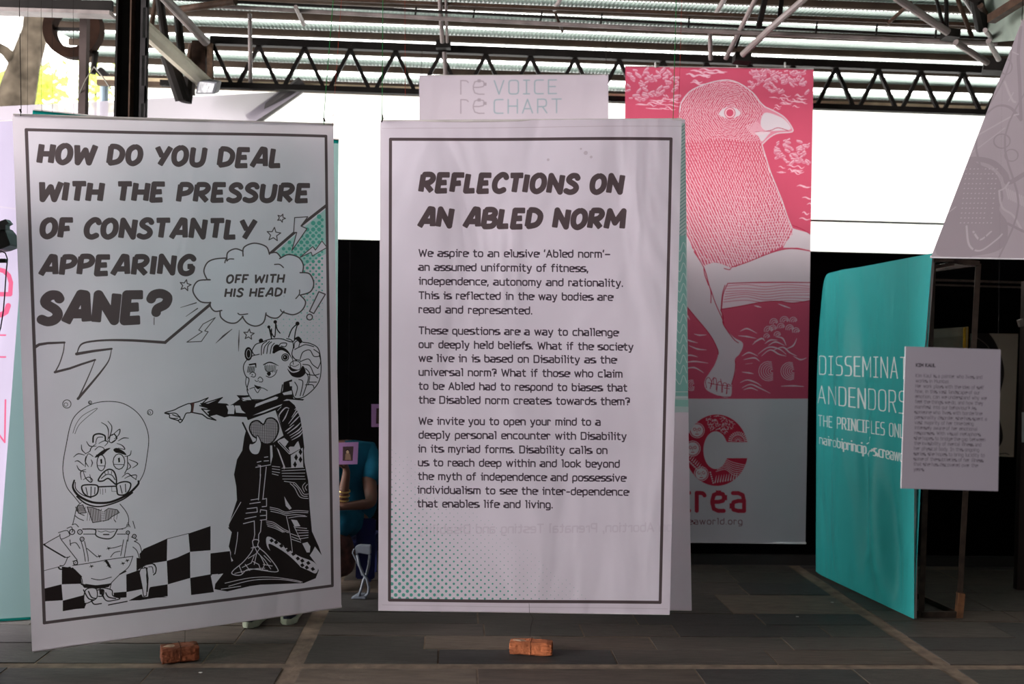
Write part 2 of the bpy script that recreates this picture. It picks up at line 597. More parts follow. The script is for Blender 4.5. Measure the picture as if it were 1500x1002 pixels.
# ------------------------------------------------------------------ setting
steel = mat('dark_painted_steel', (0.010, 0.008, 0.007), 0.7, 0.0, var=0.3, spec=0.12)
rust = mat('rusty_brown_steel', (0.05, 0.028, 0.018), 0.7, 0.0, spec=0.15, var=0.35, scale=20)
purlin_m = mat('brown_purlin_steel', (0.055, 0.038, 0.027), 0.7, 0.0, var=0.2, spec=0.15)
pipe_m = mat('grey_painted_pipe', (0.20, 0.165, 0.155), 0.5, 0.0, var=0.35, spec=0.35)
black_m = mat('black_cloth_board', (0.0016, 0.0014, 0.0016), 0.95, var=0.3, spec=0.02)
slate = [mat('slate_%s' % k, c, 0.62, var=0.28, scale=5, bump=0.35, bscale=22, spec=0.35, stretch=(1, 2.4, 1)) for k, c in
         (('grey', (0.068, 0.056, 0.047)), ('green', (0.056, 0.050, 0.042)), ('brown', (0.080, 0.060, 0.047)), ('dark', (0.042, 0.038, 0.035)), ('sand', (0.125, 0.096, 0.072)))]
mortar = mat('sandy_mortar', (0.16, 0.115, 0.08), 0.9, var=0.35, scale=14, bump=0.3)
sheet_m = mat('green_corrugated_sheet', (0.12, 0.19, 0.16), 0.35, 0.25, var=0.25)
dim_m = mat('dim_plaster', (0.06, 0.055, 0.05), 0.9)

A = 0.055                                   # the hall stands turned a little to the camera
HU, HV = Vector((math.cos(A), math.sin(A), 0)), Vector((-math.sin(A), math.cos(A), 0))


def H(u, v, z=0.0):
    """hall coordinates (along the back wall, away from the camera) -> world"""
    return HU * u + HV * v + Vector((0, 0, z))


def hbox(mb, u0, u1, v0, v1, z0, z1):
    vs = [H(u, v, z) for u in (u0, u1) for v in (v0, v1) for z in (z0, z1)]
    return mb.add(vs, [(0, 1, 3, 2), (4, 6, 7, 5), (0, 4, 5, 1), (2, 3, 7, 6), (0, 2, 6, 4), (1, 5, 7, 3)])


# floor: mortar bed with slabs standing 6 mm proud of it
floor = hbox(MB(), -9, 12, -8, 11, -0.12, -0.003).build('floor', mortar, origin=(0, 0, 0))
floor['kind'] = 'structure'
unit = MB().box(-0.5, 0.5, -0.5, 0.5, -1, 0)
slab_me = []
for k, m_ in enumerate(slate):
    o = unit.build('paving_slab', m_, parent=floor, origin=(0, 0, 0)) if False else None
    me = bpy.data.meshes.new('paving_slab')
    me.from_pydata([tuple(v) for v in unit.v], [], unit.f)
    bm = bmesh.new(); bm.from_mesh(me)
    bmesh.ops.recalc_face_normals(bm, faces=bm.faces)
    bm.to_mesh(me); bm.free()
    me.materials.append(m_)
    slab_me.append(me)


def slab(u0, u1, v0, v1, k, dz):
    o = bpy.data.objects.new('paving_slab', slab_me[k])
    COL.objects.link(o)
    o.parent = floor
    o.location = H((u0 + u1) / 2, (v0 + v1) / 2, dz)
    o.rotation_euler = (0, 0, A)
    o.scale = (u1 - u0 - 0.009, v1 - v0 - 0.009, 0.03)


# panels 3 m wide parted by narrow bands, random courses inside
rs = random.Random(11)
bands_u = [-3.75, -0.72, 2.34, 5.4]
bands_v = [4.60, 7.4]
nslab = 0
for ub0, ub1 in zip([-4.9] + bands_u, bands_u + [6.4]):
    for vb0, vb1 in ((3.3, bands_v[0]), (bands_v[0], bands_v[1])):
        v = vb0 + 0.03
        while v < vb1 - 0.05:
            h = rs.choice((0.22, 0.3, 0.42))
            if vb1 - 0.03 - (v + h) < 0.16: h = vb1 - 0.03 - v
            u = ub0 + 0.04
            while u < ub1 - 0.06:
                w = rs.uniform(0.42, 0.95) if h < 0.4 else rs.uniform(0.5, 1.1)
                if ub1 - 0.04 - (u + w) < 0.25: w = ub1 - 0.04 - u
                slab(u, u + w, v, v + h, rs.choices((0, 1, 2, 3, 4), (5, 4, 3, 3, 0.7))[0], rs.uniform(-0.002, 0.002))
                nslab += 1
                u += w
            v += h
rest = MB()
hbox(rest, -9, 12, -8, 3.3, -0.05, 0.0); hbox(rest, -9, -4.9, 3.3, 11, -0.05, 0.0); hbox(rest, 6.4, 12, 3.3, 11, -0.05, 0.0); hbox(rest, -4.9, 6.4, 7.43, 11, -0.05, 0.0)
rest.build('paving_surface', slate[0], parent=floor)['kind'] = 'stuff'

# back wall: black boarding below, white light-filled cloth above, timber rail on top
VW = 6.77
wb = MB()
hbox(wb, -2.75, 9, VW, VW + 0.04, 0, 2.17)
wall = wb.build('wall_back', black_m)
wall['kind'] = 'structure'
skirt = hbox(MB(), -2.75, 9, VW - 0.03, VW, 0.0, 0.07).build('baseboard_back', mat('dark_rail', (0.01, 0.008, 0.007), 0.7))
skirt['kind'] = 'structure'

white_sheet = mat('white_translucent_sheet', (0.97, 0.97, 0.95), 0.9, var=0.01, translucent=0.92)
ws = empty('window_sheet', H(1.5, VW + 0.1, 2.17), 'bright white backlit sheet filling the opening above the black wall', 'sheet')
hbox(MB(), -2.3, 9, VW + 0.012, VW + 0.013, 2.17, 3.2).build('sheet_panel', white_sheet, ws)
hbox(MB(), 1.6, 9, VW - 0.01, VW + 0.005, 2.375, 2.39).build('seam_rod', mat('grey_rod', (0.25, 0.27, 0.26), 0.5), ws)
tr = hbox(MB(), -2.42, 9, VW - 0.03, VW + 0.008, 3.184, 3.207).build('trim_1', mat('pale_timber_rail', (0.62, 0.50, 0.33), 0.7, spec=0.1))
tr['kind'] = 'structure'
tr = hbox(MB(), -2.42, 9, VW - 0.03, VW + 0.008, 3.150, 3.183).build('trim_2', mat('brown_timber_rail', (0.10, 0.07, 0.05), 0.7, spec=0.1))
tr['kind'] = 'structure'

# enclosing sides out of the picture; the left side stands open where the daylight comes in
for nm, b in (('wall_right', (6.3, 6.4, -5, 7.4, 0, 4.2)), ('wall_front', (-6, 6.4, -5.1, -5, 0, 4.0)), ('wall_left', (-6.1, -6, -5, 0.6, 0, 3.9))):
    w_ = hbox(MB(), *b).build(nm, dim_m)
    w_['kind'] = 'structure'

blocker_ = MB().box(-2.80, -2.74, 3.75, 4.62, 0, 2.25).build('shade_blocker', dim_m)  # unseen blocker, added to shade the comic banner and the floor beside it
blocker_['kind'] = 'structure'

# roof: rows of purlins, each with a strip of corrugated sheet; sky shows in the slots between
roof = empty('roof', H(0, 3, 3.7), kind='structure')
roof['kind'] = 'structure'
rows = []
K, v, z = 0.10, 8.5, None
for n in range(0, 40):
    if n <= 8:
        e = 373 + 24.2 * n
        # z - eye = 2.19 + K*(8.5 - v) and z - eye = e * v / f
        v = (2.19 + K * 8.5) / (e / FPX + K)
    else:
        v -= 0.24
    rows.append((v, EYE + 2.19 + K * (8.5 - v)))
for (v0, z0), (v1, z1) in zip(rows[:-1], rows[1:]):
    if v0 < 1.6: break
    pitch = v0 - v1
    ua, ub = (-3.02 if v0 > 5.3 else -8.0), 10.0
    hbox(MB(), ua, ub, v0 - 0.015, v0 + 0.015, z0 - 0.048, z0).build('purlin', purlin_m, roof)
    # corrugated blade whose far edge rests on the purlin and whose near edge dips towards the camera
    c = MB()
    N = 900
    pr = []
    for i in range(N + 1):
        u = ua + (ub - ua) * i / N
        dz = 0.003 * math.cos(i * math.pi)
        pr += [H(u, v0 + 0.02, z0 + 0.007 + dz), H(u, v0 - pitch * 0.92, z0 + 0.007 - pitch * 0.92 * 0.125 + dz)]
    c.add(pr, [(2 * i, 2 * i + 1, 2 * i + 3, 2 * i + 2) for i in range(N)])
    c.build('roof_sheet', sheet_m, roof)
v0, z0 = [r for r in rows if r[0] >= 1.6][-1]
hbox(MB(), -8, 10, -5.2, v0, z0 + 0.02, z0 + 0.08).build('roof_deck', dim_m, roof)

# right-hand roof slope seen in the top corner
rr = empty('roof_slope', P(1490, 10, 5.6), kind='structure')
c = MB()
for i in range(60):
    f0, f1 = i / 60, (i + 1) / 60
    def q(f, g, dz):
        a = Vector(P(1425, -10, 6.3)).lerp(P(1450, 60, 6.3), f); b = Vector(P(1640, -190, 4.6)).lerp(P(1690, 40, 4.6), f)
        return a.lerp(b, g) + Vector((0, 0, dz))
    d0, d1 = (0.01, -0.01) if i % 2 else (-0.01, 0.01)
    c.add([q(f0, 0, d0), q(f1, 0, d1), q(f1, 1, d1), q(f0, 1, d0)], [(0, 1, 2, 3)])
c.build('roof_sheet', mat('pale_green_sheet', (0.34, 0.40, 0.34), 0.45, 0.3, translucent=0.25), rr)
MB().bar(P(1452, 28, 5.9), P(1515, -12, 5.5), 0.05).build('rafter', rust, rr)

# eave truss
DT = lambda x: 6.62 + 0.065 * ((x - 750) / FPX * 6.62)
truss = empty('eave_truss', P(800, 110, DT(800)), 'long dark steel lattice truss of V-shaped bars above the bright sheet', 'truss')


def ch(xa, xb, za, name, hh):
    a, b = P(xa, 501, DT(xa)), P(xb, 501, DT(xb))
    a.z = b.z = za
    MB().bar(a, b, 0.05, hh).build(name, steel, truss)


ZB, ZT = 3.135, 3.425
ch(300, 1700, ZT, 'top_chord', 0.05)
ch(228, 1700, ZB, 'bottom_chord', 0.035)
ap = 1403.0
bay = 0.2965
Xs = (1403 - 750) / FPX * DT(1403)
k = 0
webs = []
while Xs - k * bay > -2.0:
    for sgn in (-1, 1):
        xa = Xs - k * bay
        ya = 6.62 + 0.065 * xa
        webs.append((Vector((xa, ya, ZT - 0.02)), Vector((xa + sgn * bay * 0.42, ya + 0.065 * sgn * bay / 2, ZB + 0.015))))
    k += 1
for a, b in webs + [(w[0] + Vector((bay * 1, 0.065 * bay, 0)), w[1] + Vector((bay * 1, 0.065 * bay, 0))) for w in webs[:2]]:
    MB().bar(a, b, 0.024).build('web_bar', steel, truss)


def member(name, pts, label, m, r=0.03, cat='pipe', group=None, flat=False, joints=()):
    """roof member through (px,py,depth) points"""
    q = [P(*p) for p in pts]
    mb = MB()
    if flat:
        for a, b in zip(q[:-1], q[1:]): mb.angle_bar(a, b, r * 2)
    else:
        mb.tube(q, r, 10)
    o = mb.build(name, m)
    tag(o, label, cat, group)
    return o


G = 'steel members of the roof frame'
t2 = empty('upper_truss', P(900, 30, 6.15), 'thin dark upper truss with short upright struts under the roof', 'truss')
MB().tube([P(300, 8, 6.1), P(640, 27, 6.15), P(1000, 44, 6.2), P(1460, 64, 6.3)], 0.013, 10).build('pipe_chord', pipe_m, t2)
MB().bar(P(200, -4, 6.1), P(1460, 57, 6.3), 0.015).build('chord', steel, t2)
MB().bar(P(400, -4, 6.12), P(1460, 38, 6.32), 0.018).build('chord', rust, t2)
for x in (608, 693, 792, 880, 1008, 1195, 1283, 1370):
    t = (x - 640) / (1450 - 640)
    MB().bar(P(x + 2, 11 + t * 30, 6.2), P(x, 26 + t * 34, 6.2), 0.010).build('strut', steel, t2)

# joints and braces: things of their own, told apart by place
member('roof_post', [(366, 20, 6.3), (367, 132, 6.55)], 'thin pale upright pipe left of centre, crossing the lattice truss', pipe_m, 0.013, 'pipe')
tp = empty('twin_pipe', P(650, 60, 6.4), 'pair of pale pipes side by side running up to the roof in the middle', 'pipe')
MB().tube([P(644, -8, 6.1), P(648, 62, 6.4)], 0.014, 10).build('pipe', pipe_m, tp)
MB().tube([P(653, -8, 6.1), P(655, 62, 6.4)], 0.009, 10).build('pipe', pipe_m, tp)
MB().bar(P(639, 66, 6.5), P(660, 66, 6.5), 0.06, 0.05).build('gusset', steel, tp)
MB().tube([P(651, 76, 6.55), P(653, 112, 6.6)], 0.015, 10).build('pipe', pipe_m, tp)
member('short_post', [(1040, 48, 6.3), (1041, 87, 6.45)], 'short pale upright pipe above the bird banner', pipe_m, 0.014, 'pipe')
member('roof_brace', [(1181, -4, 5.9), (1128, 42, 6.1), (1088, 80, 6.35)], 'pale diagonal pipe slanting down to the joint above the bird banner', pipe_m, 0.021, 'brace')
member('roof_brace', [(1108, -4, 6.0), (1086, 40, 6.2), (1063, 86, 6.4)], 'slim pale pipe slanting left of the joint above the bird banner', pipe_m, 0.015, 'brace')
member('roof_brace', [(1122, -2, 6.0), (1112, 42, 6.2)], 'short dark strut between the two slanting pipes above the bird banner', steel, 0.014, 'brace', flat=True)
member('roof_brace', [(1146, -4, 6.05), (1142, 30, 6.2)], 'short dark strut right beside the pale diagonal pipe, near the roof', steel, 0.012, 'brace', flat=True)
member('roof_brace', [(1092, 30, 6.2), (1078, 70, 6.35)], 'curved dark rod hanging between the slanting pipes above the bird banner', steel, 0.008, 'brace')
MBg = MB().bar(P(1075, 85, 6.45), P(1098, 87, 6.45), 0.10, 0.055)
tag(MBg.build('gusset_plate', steel), 'black joint plate on the truss above the bird banner', 'plate')
member('roof_brace', [(1312, -4, 5.9), (1388, 47, 6.1)], 'thick pale diagonal pipe at the upper right, upper length', pipe_m, 0.024, 'brace')
member('roof_brace', [(1400, 62, 6.15), (1446, 92, 6.35)], 'thick pale diagonal pipe at the upper right, lower length ending on the truss', pipe_m, 0.020, 'brace')
tag(MB().bar(P(1382, 50, 6.2), P(1402, 52, 6.2), 0.10, 0.05).build('gusset_plate', steel), 'black joint plate where the thick diagonal pipe meets the upper truss', 'plate')
tag(MB().bar(P(1440, 97, 6.55), P(1475, 99, 6.5), 0.14, 0.08).build('gusset_plate', steel), 'black joint plate at the right end of the lattice truss', 'plate')
for x0, y0, x1, y1, w, m_, lb in (
        (1371, -4, 1385, 52, 0.011, steel, 'dark strut left of the thick post at the upper right'),
        (1386, -4, 1387, 50, 0.013, steel, 'dark upright bar between the struts at the upper right'),
        (1402, -4, 1424, 55, 0.014, rust, 'slim brown strut slanting down to the upper truss at the right'),
        (1412, -6, 1432, 24, 0.020, pipe_m, 'short bright pipe near the roof at the upper right'),
        (1430, -4, 1438, 40, 0.040, steel, 'broad black post below the roof ridge at the upper right'),
        (1436, 8, 1448, 28, 0.018, rust, 'orange-brown stub beside the broad black post'),
        (1443, 44, 1454, 58, 0.014, pipe_m, 'small bright pipe end above the right end of the truss'),
        (1448, 60, 1463, 87, 0.016, pipe_m, 'thin bright pipe ending on the large grey banner'),
        (1334, 4, 1301, 34, 0.012, rust, 'thin brown brace leaning left near the thick diagonal pipe'),
        (1062, -3, 1049, 20, 0.016, pipe_m, 'short pale brace over the short post, near the roof'),
        (822, -3, 812, 14, 0.013, pipe_m, 'short pale brace touching the roof right of the pipe pair'),
        (813, 18, 824, 46, 0.009, rust, 'thin rusty brace right of the pipe pair, under the upper truss'),
        (433, 10, 445, 36, 0.013, pipe_m, 'short pale brace above the left banner')):
    member('roof_brace', [(x0, y0, 6.05), (x1, y1, 6.3)], lb, m_, w, 'brace')

# left corner: bracket box, braces, column, beam, ring
br = empty('bracket_box', P(298, 90, 6.5), 'rust-brown box bracket carrying the left end of the lattice truss', 'bracket')
MB().bar(P(294, 62, 6.5), P(294, 116, 6.5), 0.09, 0.09).build('box', mat('brown_box', (0.016, 0.009, 0.006), 0.8, var=0.4, scale=25, spec=0.05), br)
MB().bar(P(308, 64, 6.46), P(308, 116, 6.46), 0.035, 0.03).build('flange', mat('rust_flange', (0.07, 0.045, 0.03), 0.8, spec=0.05, var=0.5, scale=30), br)
for x0, y0, x1, y1, w, m_, lb, d0, d1 in (
        (203, 34, 300, 122, 0.050, mat('cream_steel', (0.62, 0.56, 0.44), 0.5), 'broad cream diagonal brace from the black column down to the floodlight', 5.75, 6.4),
        (238, -6, 302, 62, 0.028, pipe_m, 'pale diagonal pipe above the box bracket', 5.9, 6.4),
        (246, 80, 268, 146, 0.050, steel, 'thick black leg under the broad cream brace', 6.2, 6.3),
        (276, 116, 272, 150, 0.040, steel, 'short black leg beside the floodlight', 6.4, 6.4),
        (233, -6, 243, 66, 0.026, steel, 'black strut close to the column, under the roof', 6.1, 6.3),
        (260, 20, 267, 92, 0.026, steel, 'black strut left of the box bracket', 6.3, 6.4),
        (244, 8, 262, 28, 0.016, rust, 'short brown tie between the black struts', 6.3, 6.3),
        (228, 0, 222, 38, 0.016, rust, 'thin brown hanger beside the column', 6.4, 6.4),
        (262, 14, 345, 2, 0.022, rust, 'brown tie running right from the pale diagonal pipe', 6.2, 6.0),
        (280, 66, 273, 110, 0.018, rust, 'brown strut just left of the box bracket', 6.5, 6.5),
        (208, 102, 216, 130, 0.016, steel, 'small curved black strut low beside the column', 6.8, 6.8)):
    member('roof_brace', [(x0, y0, d0), (x1, y1, d1)], lb, m_, w, 'brace')
grey_br = mat('grey_strut', (0.10, 0.09, 0.09), 0.6)
member('roof_brace', [(444, 122, 6.67), (428, 134, 6.66), (366, 178, 6.63)], 'dark diagonal strut showing through the pale canopy cloth', grey_br, 0.05, 'brace')

colu = empty('steel_column', P(183, 501, 5.62) - Vector((0, 0, 1.5)), 'tall black steel column with slotted flange behind the left banner', 'column')
xc0, xc1 = P(160, 501, 5.6).x, P(197, 501, 5.6).x
MB().box(xc0, xc0 + 0.012, 5.60, 5.75, 0, 4.1).build('flange', steel, colu)
MB().box(xc0, xc1, 5.70, 5.712, 0, 4.1).build('web', steel, colu)
MB().box(xc0 + 0.08, xc0 + 0.088, 5.60, 5.70, 0, 4.1).build('rib', rust, colu)
MB().box(xc0 + 0.012, xc1 - 0.03, 5.66, 5.67, 0, 4.1).build('cover_plate', steel, colu)
fl = MB()
xf0, xf1 = xc1 - 0.002, P(206, 501, 5.6).x
zz = 0.1
fl.box(xf0, xf0 + 0.012, 5.60, 5.70, 0, 4.1)
grey_st = mat('worn_grey_steel', (0.03, 0.027, 0.027), 0.8, 0.0, var=0.3, spec=0.05)
for k_ in range(20):
    zc = 0.1 + k_ * 0.27
    fl.box(xf0 + 0.012, xf1, 5.60, 5.606, zc, zc + 0.10)
fl.box(xf1 - 0.008, xf1, 5.60, 5.606, 0, 4.1)
fl.build('slotted_flange', grey_st, colu)

bm_ = empty('eave_beam', P(90, 15, 6.0), 'dark beam with a pale lower flange crossing the upper left corner', 'beam')
MB().bar(P(-60, 6, 6.0), P(165, 9, 6.0), 0.03, 0.06).build('web', steel, bm_)
MB().bar(P(-60, 15, 5.95), P(165, 22, 5.95), 0.10, 0.022).build('flange', pipe_m, bm_)
for x0, x1 in ((28, 45), (62, 46), (62, 76)):
    MB().bar(P(x0, -8, 6.02), P(x1, 5, 6.02), 0.025).build('web_bar', steel, bm_)

ring = empty('steel_ring', P(108, 45, 6.6), 'dark rust-brown steel ring hanging under the eave beam', 'ring')
cr_ = P(108, 43, 6.6)
n = 40
mb = MB()
for i in range(n):
    a0, a1 = 2 * math.pi * i / n, 2 * math.pi * (i + 1) / n
    def rp(a, r, dy): return cr_ + Vector((math.cos(a) * r, dy, math.sin(a) * r * 1.03))
    Ro, Ri = 0.190, 0.125
    q = [rp(a, r, dy) for a in (a0, a1) for r in (Ri, Ro) for dy in (-0.04, 0.04)]
    mb.add(q, [(0, 2, 6, 4), (1, 5, 7, 3), (2, 3, 7, 6), (0, 4, 5, 1)])
mb.build('rim', mat('ring_rust', (0.018, 0.009, 0.006), 0.9, var=0.4, spec=0.05), ring)
MB().bar(cr_ + Vector((-0.13, 0, 0.0)), cr_ + Vector((0.13, 0, 0.0)), 0.02).build('cross_bar', steel, ring)
MB().tube([cr_ + Vector((0.14, 0.02, -0.14)), P(136, 108, 6.6)], 0.02, 8).build('hook_arm', steel, ring)
post = empty('grey_post', P(116, 501, 6.3) - Vector((0, 0, 1.5)), 'grey square post standing in front of the steel ring', 'post')
p0 = P(116, 501, 6.3)
MB().bar(Vector((p0.x, p0.y, 0)), Vector((p0.x - 0.005, p0.y, P(116, 18, 6.3).z)), 0.045, 0.05).build('shaft', mat('post_grey', (0.06, 0.045, 0.042), 0.8, spec=0.05), post)
MB().box(p0.x - 0.06, p0.x + 0.06, p0.y - 0.06, p0.y + 0.06, 0, 0.01).build('foot_plate', steel, post)
w0 = [P(114, 146, 6.3), P(118, 134, 6.27), P(126, 116, 6.2), P(138, 98, 6.1), P(150, 112, 5.9), P(162, 130, 5.68)]
tag(MB().tube(w0, 0.004, 6).build('slack_wire', mat('dark_wire', (0.08, 0.07, 0.05), 0.6)), 'thin slack wire between grey post and black column', 'wire')
at_floor = lambda v: Vector((v.x, v.y, 0))
bk = empty('blue_downpipe', P(152, 140, 6.9), 'pale blue pipe with a black lamp head beside the column', 'pipe')
MB().tube([P(153, 118, 6.9), at_floor(P(153, 200, 6.9))], 0.028, 12).build('pipe', mat('pale_blue', (0.16, 0.22, 0.26), 0.6), bk)
MB().bar(P(146, 103, 6.88), P(157, 116, 6.88), 0.06, 0.05).build('lamp_head', steel, bk)

# floodlight
flo = empty('floodlight', P(303, 128, 6.3), 'small grey floodlight with a square glass face at the left end of the truss', 'floodlight')
c0 = [P(290, 117, 6.3), P(318, 121, 6.3), P(314, 138, 6.3), P(286, 138, 6.3)]
MB().prism(c0, (0.01, 0.07, 0.03)).build('housing', mat('lamp_grey', (0.22, 0.22, 0.24), 0.45), flo, bevel=0.004)
ctr = sum(c0, Vector()) / 4
MB().prism([p.lerp(ctr, 0.22) + Vector((0, -0.004, 0)) for p in c0], (0, 0.004, 0)).build('reflector', mat('lamp_glass', (0.75, 0.75, 0.78), 0.25, var=0.4, scale=40), flo)
MB().prism([p.lerp(ctr, 0.75) + Vector((0, -0.007, 0)) for p in c0], (0, 0.004, 0)).build('bulb', mat('bulb_w', (0.9, 0.9, 0.9), 0.3), flo)
MB().bar(P(284, 118, 6.32), P(284, 140, 6.32), 0.012, 0.02).build('bracket', pipe_m, flo)

# canopy cloth behind the column
canopy_m = mat('pale_canopy_cloth', (0.40, 0.36, 0.41), 0.9, spec=0.05, var=0.04, scale=3, bump=0.25, bscale=3, translucent=0.26, transparent=0.10)
cw = lambda s, t: 0.6 * (0.05 * math.sin(9 * t + 2 * s) + 0.03 * math.sin(21 * t - 4 * s) * (1 - s))
cc = [(-70, 160), (442, 131), (60, 400), (-70, 400)]
canopy = cloth('canopy_cloth', cc, (6.42, 6.60, 6.50, 6.42), 30, 40, canopy_m, wave=cw)
tag(canopy, 'pale lilac cloth hanging behind the column at the left, lit from behind', 'cloth')

# tree and foliage outdoors
bark = mat('pale_bark', (0.05, 0.04, 0.03), 0.95, spec=0.03, var=0.75, scale=4, bump=0.6, bscale=6)
tree = empty('garden_tree', P(20, 620, 13) * 1.0, 'pale-barked tree trunk leaning in bright sun at the upper left', 'tree')
tree.location.z = 0
tg = P(14, 620, 13)
MB().tube([Vector((tg.x, 13, 0)), P(10, 300, 13), P(22, 150, 13), P(36, 95, 13), P(52, 45, 13), P(56, -30, 13), P(80, -150, 13)], [.36, .30, .24, .19, .16, .14, .1], 14).build('trunk', bark, tree, smooth=True)
MB().tube([P(26, 95, 13), P(8, 75, 12.8), P(-15, 62, 12.6), P(-60, 20, 12.4)], [.09, .07, .06, .04], 10).build('branch', bark, tree, smooth=True)
MB().tube([P(54, 20, 13), P(75, -40, 13.2), P(120, -120, 13.4)], [.08, .06, .04], 10).build('branch', bark, tree, smooth=True)
leaf_m = mat('sunlit_leaves', (0.42, 0.48, 0.10), 0.8, spec=0.05, var=0.3, scale=0.8, translucent=0.5)


def foliage(name, cx, cy, sx, sy, depth, cnt, label, size=0.13):
    mb = MB()
    for _ in range(cnt):
        a = rnd.gauss(0, 1); b = rnd.gauss(0, 1)
        p = P(cx + max(-2, min(2, a)) * sx, cy + b * sy, depth + rnd.uniform(-0.6, 0.6))
        if p.z < 0.05: continue
        d = Vector((rnd.gauss(0, 1), rnd.gauss(0, 1), rnd.gauss(0, 1))).normalized()
        e = d.cross(Vector((rnd.gauss(0, 1), rnd.gauss(0, 1), rnd.gauss(0, 1)))).normalized()
        s = size * rnd.uniform(0.5, 1.2)
        mb.add([p - d * s, p + e * s * 0.4, p + d * s, p - e * s * 0.4], [(0, 1, 2, 3)])
    g0 = P(cx, 501, depth)
    r = empty(name, (g0.x, depth, 0), label, 'shrub')
    mb.build('foliage', leaf_m, r)['kind'] = 'stuff'
    MB().tube([Vector((g0.x, depth, 0)), P(cx, cy + sy, depth), P(cx + 4, cy, depth)], [.06, .04, .02], 8).build('stem', bark, r)


foliage('garden_shrub', 58, 128, 20, 18, 17, 420, 'sunlit yellow-green bush between the leaning trunk and the grey post', 0.11)
foliage('garden_shrub', 140, 118, 14, 22, 24, 330, 'thin sunlit bush between grey post and column', 0.12)
foliage('garden_shrub', 6, 120, 8, 9, 15.2, 70, 'small yellow-green bush left of the leaning trunk')
foliage('garden_shrub', 250, 132, 18, 5, 30, 260, 'low sunlit hedge glimpsed under the truss left of the floodlight', 0.2)
foliage('garden_shrub', 380, 136, 22, 4, 30, 260, 'low sunlit hedge glimpsed under the truss right of the floodlight', 0.2)

# ------------------------------------------------------------------ banners
CLOTH = (234, 224, 233)
INK = (92, 79, 81)
BLK = (42, 34, 34)
TEAL = (96, 176, 160)
rod_m = mat('hem_rod', (0.55, 0.50, 0.48), 0.6)
str_g = mat('green_thread', (0.01, 0.12, 0.03), 0.9, spec=0.02)
str_r = mat('red_thread', (0.22, 0.02, 0.01), 0.9, spec=0.02)
str_d = mat('dark_thread', (0.02, 0.016, 0.014), 0.9, spec=0.02)
clear_m = mat('nylon_thread', (0.12, 0.11, 0.11), 0.6, spec=0.1, transparent=0.7)


def thread(pts, m, parent, r=0.0017):
    MB().tube([P(*p) for p in pts], r, 5).build('thread', m, parent)


def banner(name, label, cat, corners, depths, base, ppp, draw, trans=0.35, wrinkle=0.35, wave=None, group=None, nx=24, ny=36, wscale=2.2, rough=0.8):
    inv = inverse(corners, depths, wave)
    C = [np.array(P(*c, d)) for c, d in zip(corners, depths)]
    wpx = max(math.dist(corners[0], corners[1]), math.dist(corners[3], corners[2]))
    hpx = max(math.dist(corners[0], corners[3]), math.dist(corners[1], corners[2]))
    cv = Canvas(int(wpx * ppp), int(hpx * ppp), base, inv, ppp)
    draw(cv)
    e = empty(name, surf(C, 0.5, 1.0), label, cat, group)
    m = print_mat(name + '_print', cv, trans, wrinkle, rough, wscale)
    cloth('cloth', corners, depths, nx, ny, m, parent=e, wave=wave)
    for nm, a, b in () if name == 'teal_banner' else (('top_rod', 0, 1), ('bottom_rod', 3, 2)):
        q0, q1 = Vector(C[a]), Vector(C[b])
        MB().tube([q0 + Vector((0, 0.009, 0)), q1 + Vector((0, 0.009, 0))], 0.007, 8).build(nm, rod_m if nm == 'top_rod' else mat('white_rod', (0.8, 0.76, 0.78), 0.5), e)
    return e


def crop(x0, y0, s):
    """zoomed-detail coordinates -> photo pixels"""
    return lambda t: [(x0 + x / s, y0 + y / s) for x, y in (pp(t) if isinstance(t, str) else t)]


# ---- middle banner
MID = [(557, 177.5), (999, 174.5), (981, 899.5), (554, 893.5)]
MIDD = (4.80, 4.80, 4.76, 4.78)
LINES = [
    ("We aspire to an elusive 'Abled norm'_", 614, 893, 375.5, 377), ("an assumed uniformity of fitness,", 614, 861, 396, 398), ("independence, autonomy and rationality.", 614, 912, 416.5, 419.5),
    ("This is reflected in the way bodies are", 614, 897, 437.5, 440), ("read and represented.", 614, 779, 458, 460),
    ("These questions are a way to challenge", 614, 905, 488.9, 492), ("our deeply held beliefs. What if the society", 614, 927, 509.2, 513), ("we live in is based on Disability as the", 614, 902, 529.4, 532),
    ("universal norm? What if those who claim", 614, 911, 549.8, 552.5), ("to be Abled had to respond to biases that", 614, 918, 570.2, 573), ("the Disabled norm creates towards them?", 614, 922, 590.5, 593),
    ("We invite you to open your mind to a", 614, 879, 621.5, 623), ("deeply personal encounter with Disability", 614, 917, 641.8, 644), ("in its myriad forms. Disability calls on", 613, 889, 662.1, 664.5),
    ("us to reach deep within and look beyond", 613, 907, 682.3, 684.5), ("the myth of independence and possessive", 613, 916, 702.4, 705), ("individualism to see the inter-dependence", 612, 920, 722.4, 725.5), ("that enables life and living.", 612, 809, 742.5, 744)]


